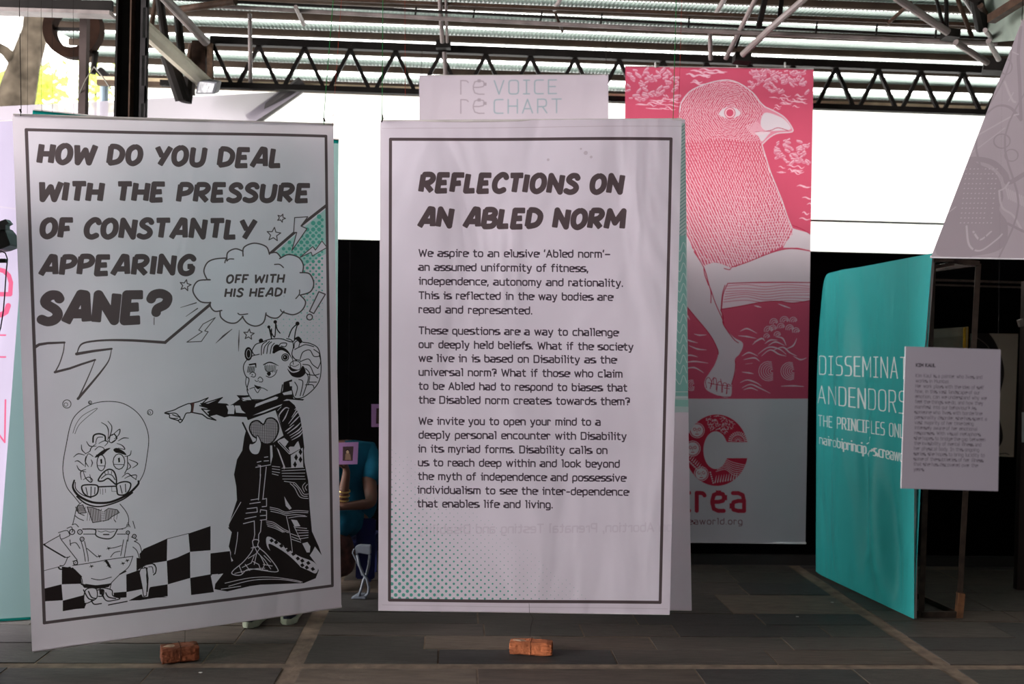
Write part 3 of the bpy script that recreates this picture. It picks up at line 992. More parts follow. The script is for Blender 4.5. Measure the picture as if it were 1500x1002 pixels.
def draw_mid(cv):
    cv.fill([(572, 206), (982, 205), (968, 881), (571, 878)], (239, 231, 240))
    # lettering of the rear sheet shining faintly through, mirrored, painted into the cloth colour
    text(cv, 'on Abortion, Prenatal Testing and Disability', 984, 612, 778, 782, 12, 2.2, (228, 218, 228), gap=1.7)
    # halftone dots growing towards the lower left corner
    for j in range(44):
        for i in range(36):
            x = 574 + i * 11.35 + (j % 2) * 5.67
            y = 877 - j * 5.45
            g = 1 - (x - 572) / 300 - (878 - y) / 232
            r = 2.75 * max(0, g) ** 0.85 if g > 0 else 0
            if g > 0.02 and x < 960: cv.disc(x, y, max(r, 0.45), TEAL if g > .35 else (150, 186, 180))
    for a, b in (((572, 204), (983, 203.5)), ((983, 203.5), (967, 882.5)), ((967, 882.5), (570.5, 879)), ((570.5, 879), (572, 204))):
        cv.line([a, b], 4.4, INK, rc=1)
    text(cv, 'REFLECTIONS ON', 613, 911, 282.5, 285, 30, 8.3, INK, _H, 0.16, 0.75, capu=10, rc=0.35, wob=0.4)
    text(cv, 'AN ABLED NORM', 612, 914, 334, 336.5, 30.5, 8.5, INK, _H, 0.16, 0.75, capu=10, rc=0.35, wob=0.4)
    for s, x0, x1, a, b in LINES:
        text(cv, s, x0, x1, a, b, 9.9, 1.85, (78, 66, 76), gap=1.75, R=1.4)
    cv.line([(560, 188), (998, 185)], 0.9, (212, 198, 206)); cv.line([(560, 886), (978, 892)], 0.8, (212, 200, 208))
    # small stains
    for x, y, r in ((803, 234, 2), (858, 224, 3), (866, 230, 2), (851, 218, 1.5)):
        cv.disc(x, y, r, (216, 204, 212))


mw = lambda s, t: 0.006 * math.sin(5 * s + 3 * t) * math.sin(3.1 * s) + 0.010 * math.sin(2.2 * (s - t) * 3.14) * s * (1 - t)
mid = banner('text_banner', 'white cloth banner in the middle headed Reflections on an Abled Norm', 'banner', MID, MIDD, CLOTH, 3.0, draw_mid, 0.44, 0.55, wave=mw, nx=30, ny=48)
thread([(559.5, 176, 4.8), (560, 150, 4.8), (561, -10, 4.6)], str_g, mid)
thread([(986, 174, 4.8), (991, -10, 4.6)], str_g, mid)
thread([(594, 176, 4.82), (593, -10, 4.75)], str_r, mid, 0.0008)
thread([(994, 174, 4.82), (999, -10, 4.75)], str_r, mid, 0.0008)
MB().tube([P(560, 168, 4.79), P(561, 174, 4.785), P(559, 179, 4.785)], 0.003, 6).build('knot', str_d, mid)
thread([(775, 884, 4.75), (775.5, 897, 4.745), (781, 906, 4.745), (778, 916, 4.74), (776, 938, 4.745)], str_d, mid, 0.0009)

# sheet hung back to back behind it
BK = [(562, 181), (1003, 176), (1013, 893.5), (560, 888)]


def draw_back(cv):
    pass


def draw_back_front(cv):
    cv.fill([(985, 182), (1004, 180), (1010, 604), (985, 604)], (188, 212, 210))
    for j in range(40):
        y = 186 + j * 5.2
        cv.line([(986, y + 10), (1004, y - 4)], 1.2, (120, 165, 160))
    cv.fill([(990, 345), (1004, 345), (1008, 580), (990, 580)], (140, 198, 190))
    for j in range(14):
        y = 360 + j * 15
        cv.line(smooth([(990, y), (996, y + 8), (1001, y - 5), (1006, y + 6)]), 1.1, (205, 225, 222))
    cv.line([(985, 574), (1010, 574)], 1, (215, 225, 225))
    cv.line([(985, 582), (1010, 582)], 1, (215, 225, 225))
    cv.line([(985, 590), (1010, 591)], 10, (150, 205, 195))


bw = lambda s, t: 0.012 * math.sin(6 * t + 4 * s)
bk2 = banner('plain_banner', 'second banner back to back behind the middle one, teal patterned strip at its right edge', 'banner', BK, (4.86, 4.87, 4.90, 4.86), (228, 220, 230), 2.0, draw_back_front, 0.7, 0.3, wave=bw, nx=12, ny=24)

# ---- left banner
LFT = [(18, 168), (488, 182), (500, 889), (47, 955)]
LFTD = (4.38, 4.88, 4.86, 4.40)


def star(cv, x, y, r, wd=1.5, rot=0):
    pts = []
    for k_ in range(10):
        rr_ = r if k_ % 2 == 0 else r * 0.45
        a = -math.pi / 2 + rot + k_ * math.pi / 5
        pts.append((x + rr_ * math.cos(a), y + rr_ * math.sin(a)))
    cv.fill(pts, INNER)
    cv.line(pts, wd, INK, closed=True)


INNER = (226, 214, 223)


def draw_left(cv):
    frame = [(38.5, 190), (477.5, 199.5), (487, 858), (65, 912.5)]
    cv.fill(frame, INNER)
    cv.set_mask(frame)
    # teal halftone under the diagonal
    cv.fill([(477, 306), (477, 372), (440, 392), (392, 380)], (176, 208, 204))
    for j in range(34):
        for i in range(40):
            x = 250 + i * 8.7 + (j % 2) * 4.35 * 0
            y = 308 + j * 9.4 + (i % 2) * 0
            if (x - 395) / 82 * -74 + 380 > y and x > 395: continue
            if x <= 395 and y < 500 - (x - 245) * 0.8: continue
            g = 1 - (y - 318) / 235 - max(0, 440 - x) / 420
            if g < 0.03 or x > 476: continue
            for ox, oy in ((0, 0), (4.35, 4.7)):
                r = 3.7 * g ** 1.1 if (ox == 0) else 2.6 * g ** 1.4
                if r > 0.35: cv.disc(x + ox, y + oy, r, TEAL if g > .5 else (150, 196, 188))
    # border and words
    text(cv, 'HOW DO YOU DEAL', 54, 411, 241, 246.5, 31.5, 8.2, INK, _H, 0.14, 0.75, capu=10, rc=0.35, cap1=30, wob=0.5)
    text(cv, 'WITH THE PRESSURE', 55, 452, 296, 297.5, 31, 8.2, INK, _H, 0.14, 0.75, capu=10, rc=0.35, cap1=28.5, wob=0.5)
    text(cv, 'OF CONSTANTLY', 57, 371, 350, 351, 31, 8.2, INK, _H, 0.14, 0.75, capu=10, rc=0.35, wob=0.5)
    text(cv, 'APPEARING', 57, 284, 404.5, 403.5, 31, 8.3, INK, _H, 0.12, 0.75, capu=10, rc=0.35, wob=0.5)
    text(cv, 'SANE?', 56, 246, 476, 474, 48, 14, INK, _H, 0.10, 0.9, capu=10, rc=0.3)
    # diagonal, lightning corner (crop 20,380 x4.008)
    c1 = crop(20, 380, 4.008)
    D = INK
    cv.line(c1('118,520 150,500 200,492 298,488'), [4.5, 3], D)
    cv.line(smooth(c1('298,488 292,540 270,610 243,662')), [1.2, 1.8], D)
    cv.line(c1('243,662 330,640 400,615 478,590'), [3.6, 2.8], D)
    cv.line(smooth(c1('478,590 455,650 420,730 378,818')), [1, 2], D)
    cv.line(smooth(c1('378,818 450,735 520,650 560,590 575,525')), [3.8, 0.9], D)
    cv.line(c1('575,525 470,538 370,555'), [3, 4.4], D)
    cv.line(smooth(c1('370,560 385,515 410,492 470,480 560,474 700,476 890,488')), [1.2, 2.6, 3, 4.4], D)
    cv.line([(242, 501.5), (308, 446)], 4.4, D)
    cv.line([(395, 372), (432, 340)], 4.4, D)
    cv.line([(441, 330), (478, 301)], 4.6, D)
    c5 = crop(250, 350, 4.008)
    # bolts, stars, dashes
    for t in ('728,-125 805,-130 765,-76 800,-60 712,68 740,-38 722,-38',):
        q = c5(t); cv.fill(q, INNER); cv.line(q, 1.5, D, closed=True)
    q = c5('760,108 835,45 850,66 888,12 918,50 832,100 825,78'); cv.fill(q, INNER); cv.line(q, 1.3, D, closed=True)
    q = c5('262,462 190,500 165,535 185,545 95,606 180,602 220,545 200,540'); cv.fill(q, INNER); cv.line(q, 1.2, D, closed=True)
    for a in ('58,403 150,375', '90,455 158,408'):
        cv.line(c5(a), [0.6, 1.6], D)
    cv.line(c5('265,612 310,570 360,530'), [0.5, 2.6, 0.8], D)
    cv.line(c5('402,535 400,600 398,660'), [0.5, 2.0, 0.5], D)
    star(cv, 271.5, 418, 8.5, rot=0.2); star(cv, 412, 319.5, 6.2, rot=0.4); star(cv, 401, 343.5, 10.5, rot=0.1); star(cv, 364.5, 490, 8, rot=0.1)
    cv.set_mask(frame)
    q = c5('870,310 908,325 840,438 815,425'); cv.fill(q, INNER); cv.line(q, 1.8, D, closed=True)
    cv.ring(453.5, 464.5, 4.2, 1.8, D)
    # speech cloud
    lobes = ['235,375 175,368 135,320 135,280 165,245 232,240', '215,240 195,190 215,140 260,118 330,112', '330,125 335,80 380,58 425,72', '425,100 430,50 490,25 560,45 580,90',
             '580,85 620,80 648,110', '640,115 690,92 750,108 778,150 775,195', '760,198 815,205 840,260 820,310 760,330', '760,330 792,370 770,420 720,445 665,432',
             '665,425 630,462 590,462 560,445', '560,435 545,490 500,512 450,495 420,455', '425,455 385,492 335,490 295,460 290,425', '300,420 260,425 235,400 232,372']
    ring_ = []
    sm = [smooth(c5(t), False, 5) for t in lobes]
    for s_ in sm: ring_ += s_
    cv.fill(ring_, (230, 220, 230))
    for s_ in sm: cv.line(s_, 2.0, D)
    for t in ('330,112 322,125 318,140', '370,118 345,118 330,130', '610,150 640,150 662,168', '395,437 410,445 452,440', '735,350 755,325 757,300', '645,415 650,425 662,432', '232,240 222,238 200,242'):
        cv.line(smooth(c5(t)), 1.7, D)
    text(cv, 'OFF WITH', 330, 416, 416, 415, 14.2, 3.0, D, _H, 0.16, 0.8, capu=10, rc=0.4)
    text(cv, 'HIS HEAD!', 328, 418, 436, 435, 14.2, 3.0, D, _H, 0.16, 0.8, capu=10, rc=0.4)

    B = BLK
    # chequered floor (crop 0,780 x3)
    c6 = crop(0, 780, 3.0)
    cv.line(c6('193,168 270,148'), 0.7, B)
    cv.line(c6('630,75 735,28 830,4'), 0.8, B)
    for t in ('272,150 350,160 360,225 272,228', '190,248 270,228 276,298 192,303', '276,300 370,275 385,300 372,330 276,346',
              '632,72 735,28 733,125 640,140 600,170 600,110', '733,125 780,110 835,85 836,200 738,228', '555,185 612,165 625,180 628,248 556,262', '660,240 736,228 737,280 650,285 655,250', '500,265 556,260 556,285 500,290',
              '828,5 925,-28 925,78 835,85', '925,92 1010,82 1015,120 1010,175 925,190', '836,200 925,184 940,262 840,275'):
        cv.fill(c6(t), B)
    cv.fill(c6('930,185 958,182 942,235'), INNER)
    c2 = crop(50, 730, 4.77)
    cv.fill(c2('660,715 750,670 760,690 870,680 930,690 850,695 740,712'), B)
    # ---------------- child in a glass helmet
    h = crop(50, 570, 5.274)
    W = INNER
    cv.line(smooth(h('350,880 310,830 255,760 225,660 225,560 250,420 275,300 310,215 380,150 470,108 580,95 690,112 790,175 855,265 885,380 872,520 850,640 810,720'), False, 5), 1.0, B)
    cv.line(smooth(h('300,340 325,270 375,205 470,152 482,158 400,225 345,280 315,345')), 0.6, B)
    for x, y, r in ((253, 115, 32), (432, 103, 12), (896, 180, 21)):
        X, Y = h([(x, y)])[0]
        cv.ring(X, Y, r / 5.274, 0.9, B); cv.ring(X - 1.4 * r / 32, Y + .8 * r / 32, r / 12, 0.6, B)
    # collar ring of the helmet
    cv.line(smooth(h('310,705 300,760 340,820 420,865 500,880 600,870 720,815 800,740 805,710')), [2.2, 3.2, 3.2, 3.6, 2.4], B)
    cv.line(smooth(h('330,830 400,885 490,908 590,890 690,850 760,800')), 2.0, B)
    cv.line(smooth(h('318,720 322,770 370,815 440,840')), 1.2, B)
    # hair: curls and spikes
    for t in ('520,258 560,285 575,330 570,385', '570,248 600,290 590,350 565,395', '600,360 660,310 655,350 620,385', '650,400 690,378 730,380', '640,420 680,435 700,465 650,455', '405,405 430,440 480,440',
              '365,430 370,470 400,500', '305,525 340,500 390,510', '315,560 340,555 385,590', '330,590 350,625 400,640', '735,545 800,575 760,610', '750,475 740,510 700,520', '720,560 745,600 715,625',
              '395,500 430,480 440,455 480,420', '400,520 395,560 420,600', '365,700 360,640 400,620', '380,640 400,690 440,720 430,660', '620,345 640,380 600,410',
              '680,680 720,650 760,680 790,700', '700,690 740,670 790,665 785,700', '380,700 420,680 450,700 445,720', '500,420 540,400 570,410 545,440', '440,600 450,570 440,545'):
        cv.line(smooth(h(t)), [0.7, 1.4, 0.7], B)
    cv.line(smooth(h('455,410 460,360 500,345 545,360 550,395')), 2.2, B)
    cv.line(smooth(h('475,415 490,375 530,370')), 1.0, B)
    cv.line(smooth(h('580,400 590,360 620,350 635,385 600,415 575,400')), 1.2, B)
    cv.fill(smooth(h('468,528 500,495 545,465 590,455 560,480 520,515'), True), B)
    cv.fill(smooth(h('612,468 640,455 690,480 712,510 660,495 630,490'), True), B)
    cv.line(smooth(h('470,470 500,445 540,460 520,500 480,510')), 1.0, B)
    # face
    cv.line(smooth(h('395,600 400,540 420,500 455,520')), 1.0, B)
    cv.line(smooth(h('720,520 722,600 700,650')), 1.2, B)
    for cx_, cy_, rx, ry in ((518, 570, 33, 62), (655, 560, 45, 60)):
        X, Y = h([(cx_, cy_)])[0]
        q = [(X + rx / 5.274 * math.cos(a / 12 * 2 * math.pi), Y + ry / 5.274 * math.sin(a / 12 * 2 * math.pi)) for a in range(12)]
        cv.fill(q, W); cv.line(q, 1.2, B, closed=True)
        cv.fill([(X - 1.4, Y - 5), (X + 1.2, Y - 6), (X + 1.6, Y + 0.5), (X - .6, Y + 1.5)], B)
        cv.line([(X - rx / 6, Y + 4), (X + rx / 6, Y + 4.5)], 0.8, B)
    q = smooth(h('495,705 530,650 575,620 615,635 635,690 632,735 605,715 570,690 530,710'), True)
    cv.fill(q, W); cv.line(q, 2.0, B, closed=True)
    cv.line(smooth(h('520,690 560,660 600,665 625,700')), 1.2, B)
    for t in ('545,640 550,660', '570,630 573,650', '598,635 598,655'): cv.line(h(t), .8, B)
    cv.line(h('500,755 630,750'), 2.0, B)
    for t in ('510,770 512,810', '530,770 530,815', '550,770 552,800', '600,755 600,790 640,790'): cv.line(h(t), .5, B)
    # paws
    for t in ('375,745 470,740 495,760 485,810 440,832 400,820 375,790', '640,735 700,715 745,730 735,780 700,815 650,815 640,780'):
        q = smooth(h(t), True); cv.fill(q, W); cv.line(q, 2.0, B, closed=True)
    for t in ('400,760 412,815', '440,755 438,828', '470,760 468,810', '665,745 680,805', '705,735 708,795'): cv.line(h(t), 1.2, B)
    # suit (crop 50,730 x4.77)
    body = smooth(c2('300,40 275,150 285,200 330,215 640,215 660,180 655,120 600,40'), False)
    cv.fill(c2('240,260 340,210 640,215 720,260 740,420 690,410 640,500 540,600 350,600 330,550 280,500 260,430 180,330'), INNER)
    for t in ('330,30 300,60 280,140 270,180', '285,120 310,140 345,155', '600,40 640,90 660,140 655,200', '560,150 570,165', '340,215 420,215 620,215', '600,215 640,205 650,180',
              '265,185 290,180 310,200', '230,210 260,200 270,230', '170,240 230,225 250,260', '180,250 190,285 250,260', '175,262 75,320 90,335 215,410 250,405', '190,290 300,430', '180,470 210,465 235,410',
              '170,480 185,495 250,480', '270,440 300,435 300,465 275,460', '325,290 345,360 358,440', '352,300 375,400 378,440', '250,290 255,330', '250,320 290,310 320,350', '370,350 410,385 440,410',
              '610,330 560,345 520,350', '600,370 560,380 535,410', '625,290 605,400', '650,290 630,410', '660,250 655,300', '690,160 705,210', '680,270 720,290 700,300', '700,300 740,330 760,430 770,470',
              '690,340 720,370 740,440', '655,170 670,200', '270,470 400,450 540,425 690,405', '690,405 660,480 600,530 540,590', '268,485 300,540 330,555 340,600', '540,590 530,640 545,660',
              '360,600 450,610 540,595', '400,560 460,570 540,550', '290,60 310,100 350,120', '760,470 840,460 850,520 835,530', '770,480 790,490'):
        cv.line(smooth(c2(t)), 1.0, B)
    for t in ('75,320 80,332 215,412', '330,600 430,618 530,600', '280,498 330,548', '170,482 188,496 252,484', '600,530 640,510'):
        cv.line(smooth(c2(t)), 1.9, B)
    cv.line(smooth(c2('340,215 425,218 430,255 460,275 520,283 555,265 580,220')), 1.6, B)
    cv.line(smooth(c2('345,250 425,250')), 1.0, B); cv.line(c2('580,250 640,250'), 1.0, B)
    cv.line(smooth(c2('445,228 470,235 500,228 530,236 560,230')), .7, B); cv.line(c2('485,253 522,253'), 1.6, B)
    # collar and bow tie, hatched
    for t in ('300,55 340,45 365,100 310,105', '370,60 410,65 480,90 470,160 410,170', '490,90 520,70 580,80 595,100 540,130 520,150 480,160'):
        q = c2(t); cv.fill(q, (176, 162, 168)); cv.line(q, 1.0, B, closed=True)
        r_ = cv.cover(q)
        xs = [p[0] for p in q]; ys = [p[1] for p in q]
        for k_ in range(6):
            f_ = (k_ + .5) / 6
            cv.line([(min(xs) + f_ * (max(xs) - min(xs)), min(ys) + 3), (min(xs) + f_ * (max(xs) - min(xs)) - 2, max(ys) - 3)], .5, B)
    for k_ in range(6): cv.line(c2([(470, 90 + k_ * 12), (490, 88 + k_ * 12)]), 1.4, W)
    for x, y, r in ((320, 235, 16), (335, 285, 14), (290, 450, 14), (265, 235, 18), (655, 240, 12), (700, 265, 13)):
        X, Y = c2([(x, y)])[0]; cv.ring(X, Y, r / 4.77, 1.3, B); cv.disc(X, Y, .8, B)
    for x, y in ((455, 405), (520, 350), (400, 475), (500, 440), (520, 470), (650, 435), (620, 455)):
        X, Y = c2([(x, y)])[0]
        for a in range(5): cv.line([(X, Y), (X + 3.2 * math.cos(a * 1.4), Y + 2.6 * math.sin(a * 1.4))], [1.5, .4], B)
    cv.fill(c2('500,425 520,445 540,490 520,480 505,455'), B)
    cv.fill(c2('330,600 430,608 540,595 520,620 440,632 350,625'), B)
    # feet and shoes
    for t in ('360,640 430,630 440,690 400,720 350,730', '460,630 540,640 550,680 600,700 560,712 500,712'):
        q = smooth(c2(t), True); cv.fill(q, W); cv.line(q, 1.4, B, closed=True)
    for t in ('345,640 380,700 420,710', '445,640 485,640 480,680 450,685', '380,650 400,690 430,700', '500,660 520,690 570,700', '470,650 490,700', '240,775 300,740 360,735', '520,745 650,720', '230,775 350,765',
              '400,715 420,740 470,735', '350,720 330,745'):
        cv.line(smooth(c2(t)), 1.6, B)
    cv.fill(c2('455,640 485,640 480,672 458,672'), B)
    # cane
    q = c2('745,490 790,485 785,540 790,600 785,680 765,685 755,620 735,520'); cv.fill(q, W); cv.line(q, 1.2, B, closed=True)
    cv.line(c2('785,490 795,560 790,650'), 2.0, B)
    cv.line(smooth(c2('750,490 770,470 820,455 850,480 850,515 835,535')), 1.6, B)
    cv.line(smooth(c2('800,480 825,480 832,520')), 1.0, B)
    # ---------------- crowned woman
    q3 = crop(300, 460, 5.01)
    q4 = crop(300, 660, 4.555)
    q6 = crop(370, 560, 6.264)
    qh = crop(230, 560, 5.274)
    rw = [(370, 590)]
    robe = q3('330,640 300,740 320,790 290,900') + q4('250,0 215,60 195,160 210,240 215,330 165,480 155,515 180,545 160,640 175,680 170,760 70,890 65,925 150,940 300,905 370,895 660,885 740,852 760,800 745,760 700,700 720,670 735,640 780,698 760,640 715,540 700,380 690,200 665,80 660,0') + q3('730,980 715,850 700,760 660,670 620,635 540,640 430,690')
    cv.fill(robe, B)
    # sleeve: dark cuffs, jagged edge, pointing hand
    cv.fill(qh('395,165 505,118 470,160 540,165 560,180 590,165 640,130 615,100 700,102 740,140 800,130 720,270 560,262 520,272 460,250 400,265 385,230 415,215 380,190 345,180 330,160'), B)
    for t in ('535,180 590,175 600,195 595,245 545,245 550,215', '600,180 640,180 655,215 685,240 610,235', '645,120 710,115 735,140 665,145', '380,195 320,185 330,165 395,125 330,150 265,160 258,228 350,245 375,260 395,270 400,240 350,210 410,215'):
        cv.fill(qh(t), W)
    cv.line(qh('262,163 320,150 395,120 345,168 505,118 440,170 480,165'), 1.6, B)
    cv.line(qh('330,180 385,195 415,212 345,205 400,262 455,293 390,278 350,248 255,230'), 1.8, B)
    cv.fill(qh('258,165 290,155 278,235 256,232'), (96, 60, 58))
    q = smooth(qh('60,236 130,215 180,190 258,165 262,230 225,240 205,280 180,312 160,295 100,275 95,250'), True)
    cv.fill(q, W); cv.line(q, 1.5, B, closed=True)
    for t in ('60,238 100,240 135,238 160,250 170,270', '100,275 130,280 160,278', '120,250 150,262 175,265 180,290', '160,295 185,285 195,300'):
        cv.line(smooth(qh(t)), 1.4, B)
    # collar
    cv.fill(q3('235,600 330,595 345,635 420,630 560,580 580,500 640,480 650,620 730,625 720,635 600,625 330,760 300,700 370,650 280,630'), B)
    for t in ('270,615 330,608 350,632 290,632', '375,660 520,605 540,610 530,625 440,655 365,685', '350,745 420,715 570,660 560,672 430,725', '570,580 640,560 640,590 580,595', '620,500 655,490 655,530 625,530'):
        cv.fill(q3(t), W)
    # face
    q = smooth(q3('345,630 315,570 325,500 300,440 285,400 300,350 340,310 420,290 480,270 560,300 600,370 625,460 580,500 565,575 480,610 430,630'), True)
    cv.fill(q, INNER)
    cv.line(smooth(q3('345,630 310,560 325,480 300,455 283,400 295,355 340,312 420,288')), 1.3, B)
    cv.line(smooth(q3('305,460 300,510 318,560')), 1.1, B)
    cv.line(q3('345,630 430,630 560,580 570,520'), 1.8, B)
    cv.line(q3('328,372 372,365 376,392'), [2.4, 2.4, 1.2], B)
    cv.line(smooth(q3('432,372 470,355 505,362 540,380')), [1.6, 2, .6], B)
    for k_ in range(12): cv.line(q3([(445 + k_ * 7, 372 + (k_ % 2) * 6), (450 + k_ * 6, 420 + (k_ % 3) * 5)]), .55, B)
    for k_ in range(8): cv.line(q3([(318 + k_ * 7, 385), (312 + k_ * 7, 428)]), .8, B)
    cv.line(smooth(q3('440,380 445,410 470,425 500,418')), .9, B)
    cv.fill(smooth(q3('455,435 475,425 485,440 470,455'), True), B)
    cv.line(smooth(q3('450,455 480,465 515,445 530,410')), 1.1, B)
    cv.line(smooth(q3('330,440 350,425 372,440 365,462 340,458')), 1.1, B); cv.disc(*q3([(348, 446)])[0], .9, B)
    cv.line(smooth(q3('368,485 380,495 395,488')), .9, B)
    cv.line(smooth(q3('390,478 405,462 425,480 420,498 398,498')), 1.0, B)
    cv.line(smooth(q3('330,550 355,540 385,535 430,545 460,562')), 1.0, B)
    cv.fill(smooth(q3('362,520 385,528 412,535 388,552'), True), B)
    cv.line(smooth(q3('365,545 375,565 388,578 400,560 412,545')), 1.0, B)
    # hair, horn buns, crown
    q = smooth(q3('345,270 370,225 420,200 480,185 560,180 640,200 680,170 720,200 800,225 840,280 855,400 840,490 790,560 720,615 650,610 645,500 690,430 640,460 605,400 590,330 545,300 500,285 430,292 400,300 370,300'), True)
    cv.fill(q, INNER)
    cv.line(smooth(q3('345,270 372,225 415,208 480,185 560,182 640,205 680,170 715,205 770,215 830,250 850,330 852,430 835,500 790,560 720,612 660,615 640,560')), 1.4, B)
    for t in ('415,300 420,230 455,200', '430,290 440,240 475,200', '455,290 465,230 490,205', '480,290 490,240 510,215', '540,240 560,215 600,215 590,240 560,235', '600,180 640,195 650,240 640,300 680,350',
              '660,260 700,240 740,225 800,240', '700,330 720,280 770,265 800,310 840,310', '700,350 760,330 790,370 830,400', '720,370 770,380 800,440 830,470', '740,400 770,440 760,520', '730,420 760,470 720,600',
              '690,480 720,500 700,600', '660,500 680,540 665,600', '750,440 800,450 840,440', '770,500 820,500', '740,520 790,520 800,540', '690,190 660,210 655,250', '700,200 690,240', '640,300 660,330 700,340',
              '345,270 365,300 400,295', '840,300 850,350 830,400', '800,260 840,290 848,330'):
        cv.line(smooth(q3(t)), 1.3, B)
    for t in ('500,290 510,250 560,240 610,270 640,330 610,290 560,265', '605,400 640,430 690,420 720,380 740,430 700,465 640,455', '610,380 650,400 700,385 690,410 640,420', '500,250 520,225 545,235 510,290', '660,180 690,165 715,200 700,215 680,195'):
        cv.fill(smooth(q3(t), True), B)
    X, Y = q3([(590, 318)])[0]; cv.disc(X, Y, 6.2, B); cv.ring(X, Y, 4, .8, W); cv.disc(X - .8, Y - .4, 1.0, W)
    q = smooth(q3('625,370 650,345 690,350 705,380 690,410 640,400'), True); cv.fill(q, W); cv.line(q, 1.1, B, closed=True); cv.line(smooth(q3('630,375 660,385 690,370')), .9, B)
    X, Y = q3([(320, 292)])[0]
    q = [(X + 5.8 * math.cos(a / 14 * 6.283), Y + 10 * math.sin(a / 14 * 6.283)) for a in range(14)]
    cv.fill(q, B); cv.ring(X + .3, Y, 3.2, .8, W, ry=6.5); cv.disc(X, Y, 1.4, B)
    X, Y = q3([(412, 196)])[0]; cv.disc(X, Y, 3.4, B)
    for t in ('470,95 490,180', '472,100 512,170 520,55', '520,60 530,110 552,140', '680,70 640,110 615,170', '680,75 665,130 658,185', '490,110 488,180'):
        cv.line(smooth(q3(t)), 1.7, B)
    for x, y, r in ((470, 95, 2.4), (517, 58, 2.8), (680, 70, 3.2)):
        X, Y = q3([(x, y)])[0]; cv.disc(X, Y, r, B)
    cv.line(q3('640,300 650,370'), 1, B)
    # heart card
    q = q3('278,798 320,775 520,700 545,760 580,890 500,945 400,935 350,950'); cv.fill(q, INNER); cv.line(q3('278,798 350,948 400,930'), 2.4, B); cv.line(q3('320,775 520,702 580,890'), 1.2, B)
    hq = smooth(q3('430,810 390,783 345,795 328,840 350,890 385,915 430,950 470,955 510,925 540,860 535,800 500,765 455,770'), True)
    cv.fill(hq, (198, 184, 192))
    fm = cv.mask; cv.set_mask(hq)
    for k_ in range(17):
        cv.line(q3([(325 + k_ * 14, 760), (335 + k_ * 13, 960)]), .45, B); cv.line(q3([(320, 775 + k_ * 12), (545, 765 + k_ * 12)]), .45, B)
    cv.mask = fm
    cv.line(hq, 2.2, B, closed=True)
    q = smooth(qh('715,478 740,475 765,455 772,410 790,430 805,480 785,550 740,555 712,520'), True); cv.fill(q, W); cv.line(q, 1.2, B, closed=True)
    # shoulder and arm stripes
    for t in ('230,260 262,225', '245,320 250,290 300,235 335,240', '330,250 300,320 275,360', '385,250 410,240 360,320', '330,380 400,290 420,270', '340,400 400,340 430,310', '300,450 330,430 380,390',
              '320,470 400,410 440,370', '340,490 420,440 450,400', '350,510 430,460 455,430', '360,530 430,490 458,455'):
        cv.line(smooth(q6(t)), [.8, 2.2, .8], W)
    cv.fill(q6('240,530 290,510 330,545 300,590 260,560'), W); cv.line(q6('240,545 340,650'), 3.6, W); cv.line(q6('245,550 335,645'), 1.2, B)
    cv.fill(q6('330,600 420,540 440,610 350,660'), W); cv.fill(q6('320,560 410,545 380,590 330,590'), B)
    cv.fill(q6('350,670 460,600 465,780 355,785'), W)
    for x, y in ((400, 690), (440, 640), (440, 710), (390, 755)):
        cv.fill(q6([(x - 18, y), (x, y - 32), (x + 16, y), (x, y + 30)]), B)
    cv.fill(q6('160,580 180,580 185,680 165,760'), W); cv.fill(q6('195,570 240,620 300,780 290,800 260,740'), W); cv.line(q6('210,590 275,770'), 2.2, B)
    # centre seam of the robe with short bars
    for t in ('370,170 372,100 355,98', '372,160 358,330', '410,110 388,320', '340,112 438,95', '350,78 375,72', '395,70 425,68', '398,45 420,42', '300,355 370,345', '308,330 360,322', '385,325 412,320 412,372 382,375',
              '283,388 348,380 350,410 275,418', '370,412 372,395 412,400 412,460 370,465', '268,455 342,440', '258,488 330,470', '370,435 410,432', '330,470 333,560 325,600', '378,468 372,540 360,560 358,600'):
        cv.line(q4(t), 1.3, W)
    for t in ('450,105 500,110', '450,122 500,128', '450,140 500,148', '450,155 490,165', '515,118 660,112', '515,135 668,128', '515,152 668,150', '518,170 665,172', '520,190 670,190', '530,205 600,215',
              '590,222 620,250 650,300 685,305', '605,218 640,260 660,290 690,290', '570,220 600,250 635,310 690,320', '670,215 652,240 665,275', '685,225 670,245 680,265',
              '435,378 490,390 540,410 610,400 690,405', '435,390 490,402 540,420 610,412 688,415', '440,405 500,418 545,432 610,428 670,435', '560,450 620,440 680,440',
              '410,470 460,480 520,520 560,540', '412,482 460,492 520,532 560,548', '415,494 470,508 530,545', '420,505 470,520 520,545', '575,555 630,575', '580,575 625,592', '580,592 640,612', '600,512 680,520', '610,530 690,535', '625,550 690,548', '625,570 690,565', '630,590 690,580', '595,505 640,600',
              '545,440 570,560 585,680', '240,345 165,480 160,512', '220,545 215,600 200,690', '135,885 300,850 450,845 600,865 650,878', '160,905 320,865 500,860 640,880', '110,925 240,905', '200,820 330,790 400,785'):
        cv.line(smooth(q4(t)), 1.1, W)
    cv.fill(q4('530,305 550,340 580,385 565,395 540,370'), W); cv.fill(q4('575,460 615,465 638,505 600,508'), W)
    cv.fill(q4('650,620 685,610 705,640 700,680 680,680'), W); cv.fill(q4('172,705 190,735 178,742'), W)
    # patterned shoes
    for t in ('320,600 360,600 355,640 410,690 480,780 470,810 300,790 240,830 185,825 190,800 260,740 320,660',):
        q = smooth(q4(t), True); cv.line(q, 1.4, W, closed=True)
    for t in ('330,640 350,680 400,730 440,790', '290,720 340,690 370,650', '250,780 310,750 330,700', '270,760 300,800', '320,740 360,760 370,790', '345,690 330,760', '370,700 400,760 380,800', '310,650 360,640', '395,700 440,745', '390,760 450,770', '230,770 250,820', '340,790 420,800'):
        cv.line(q4(t), 1.2, W)
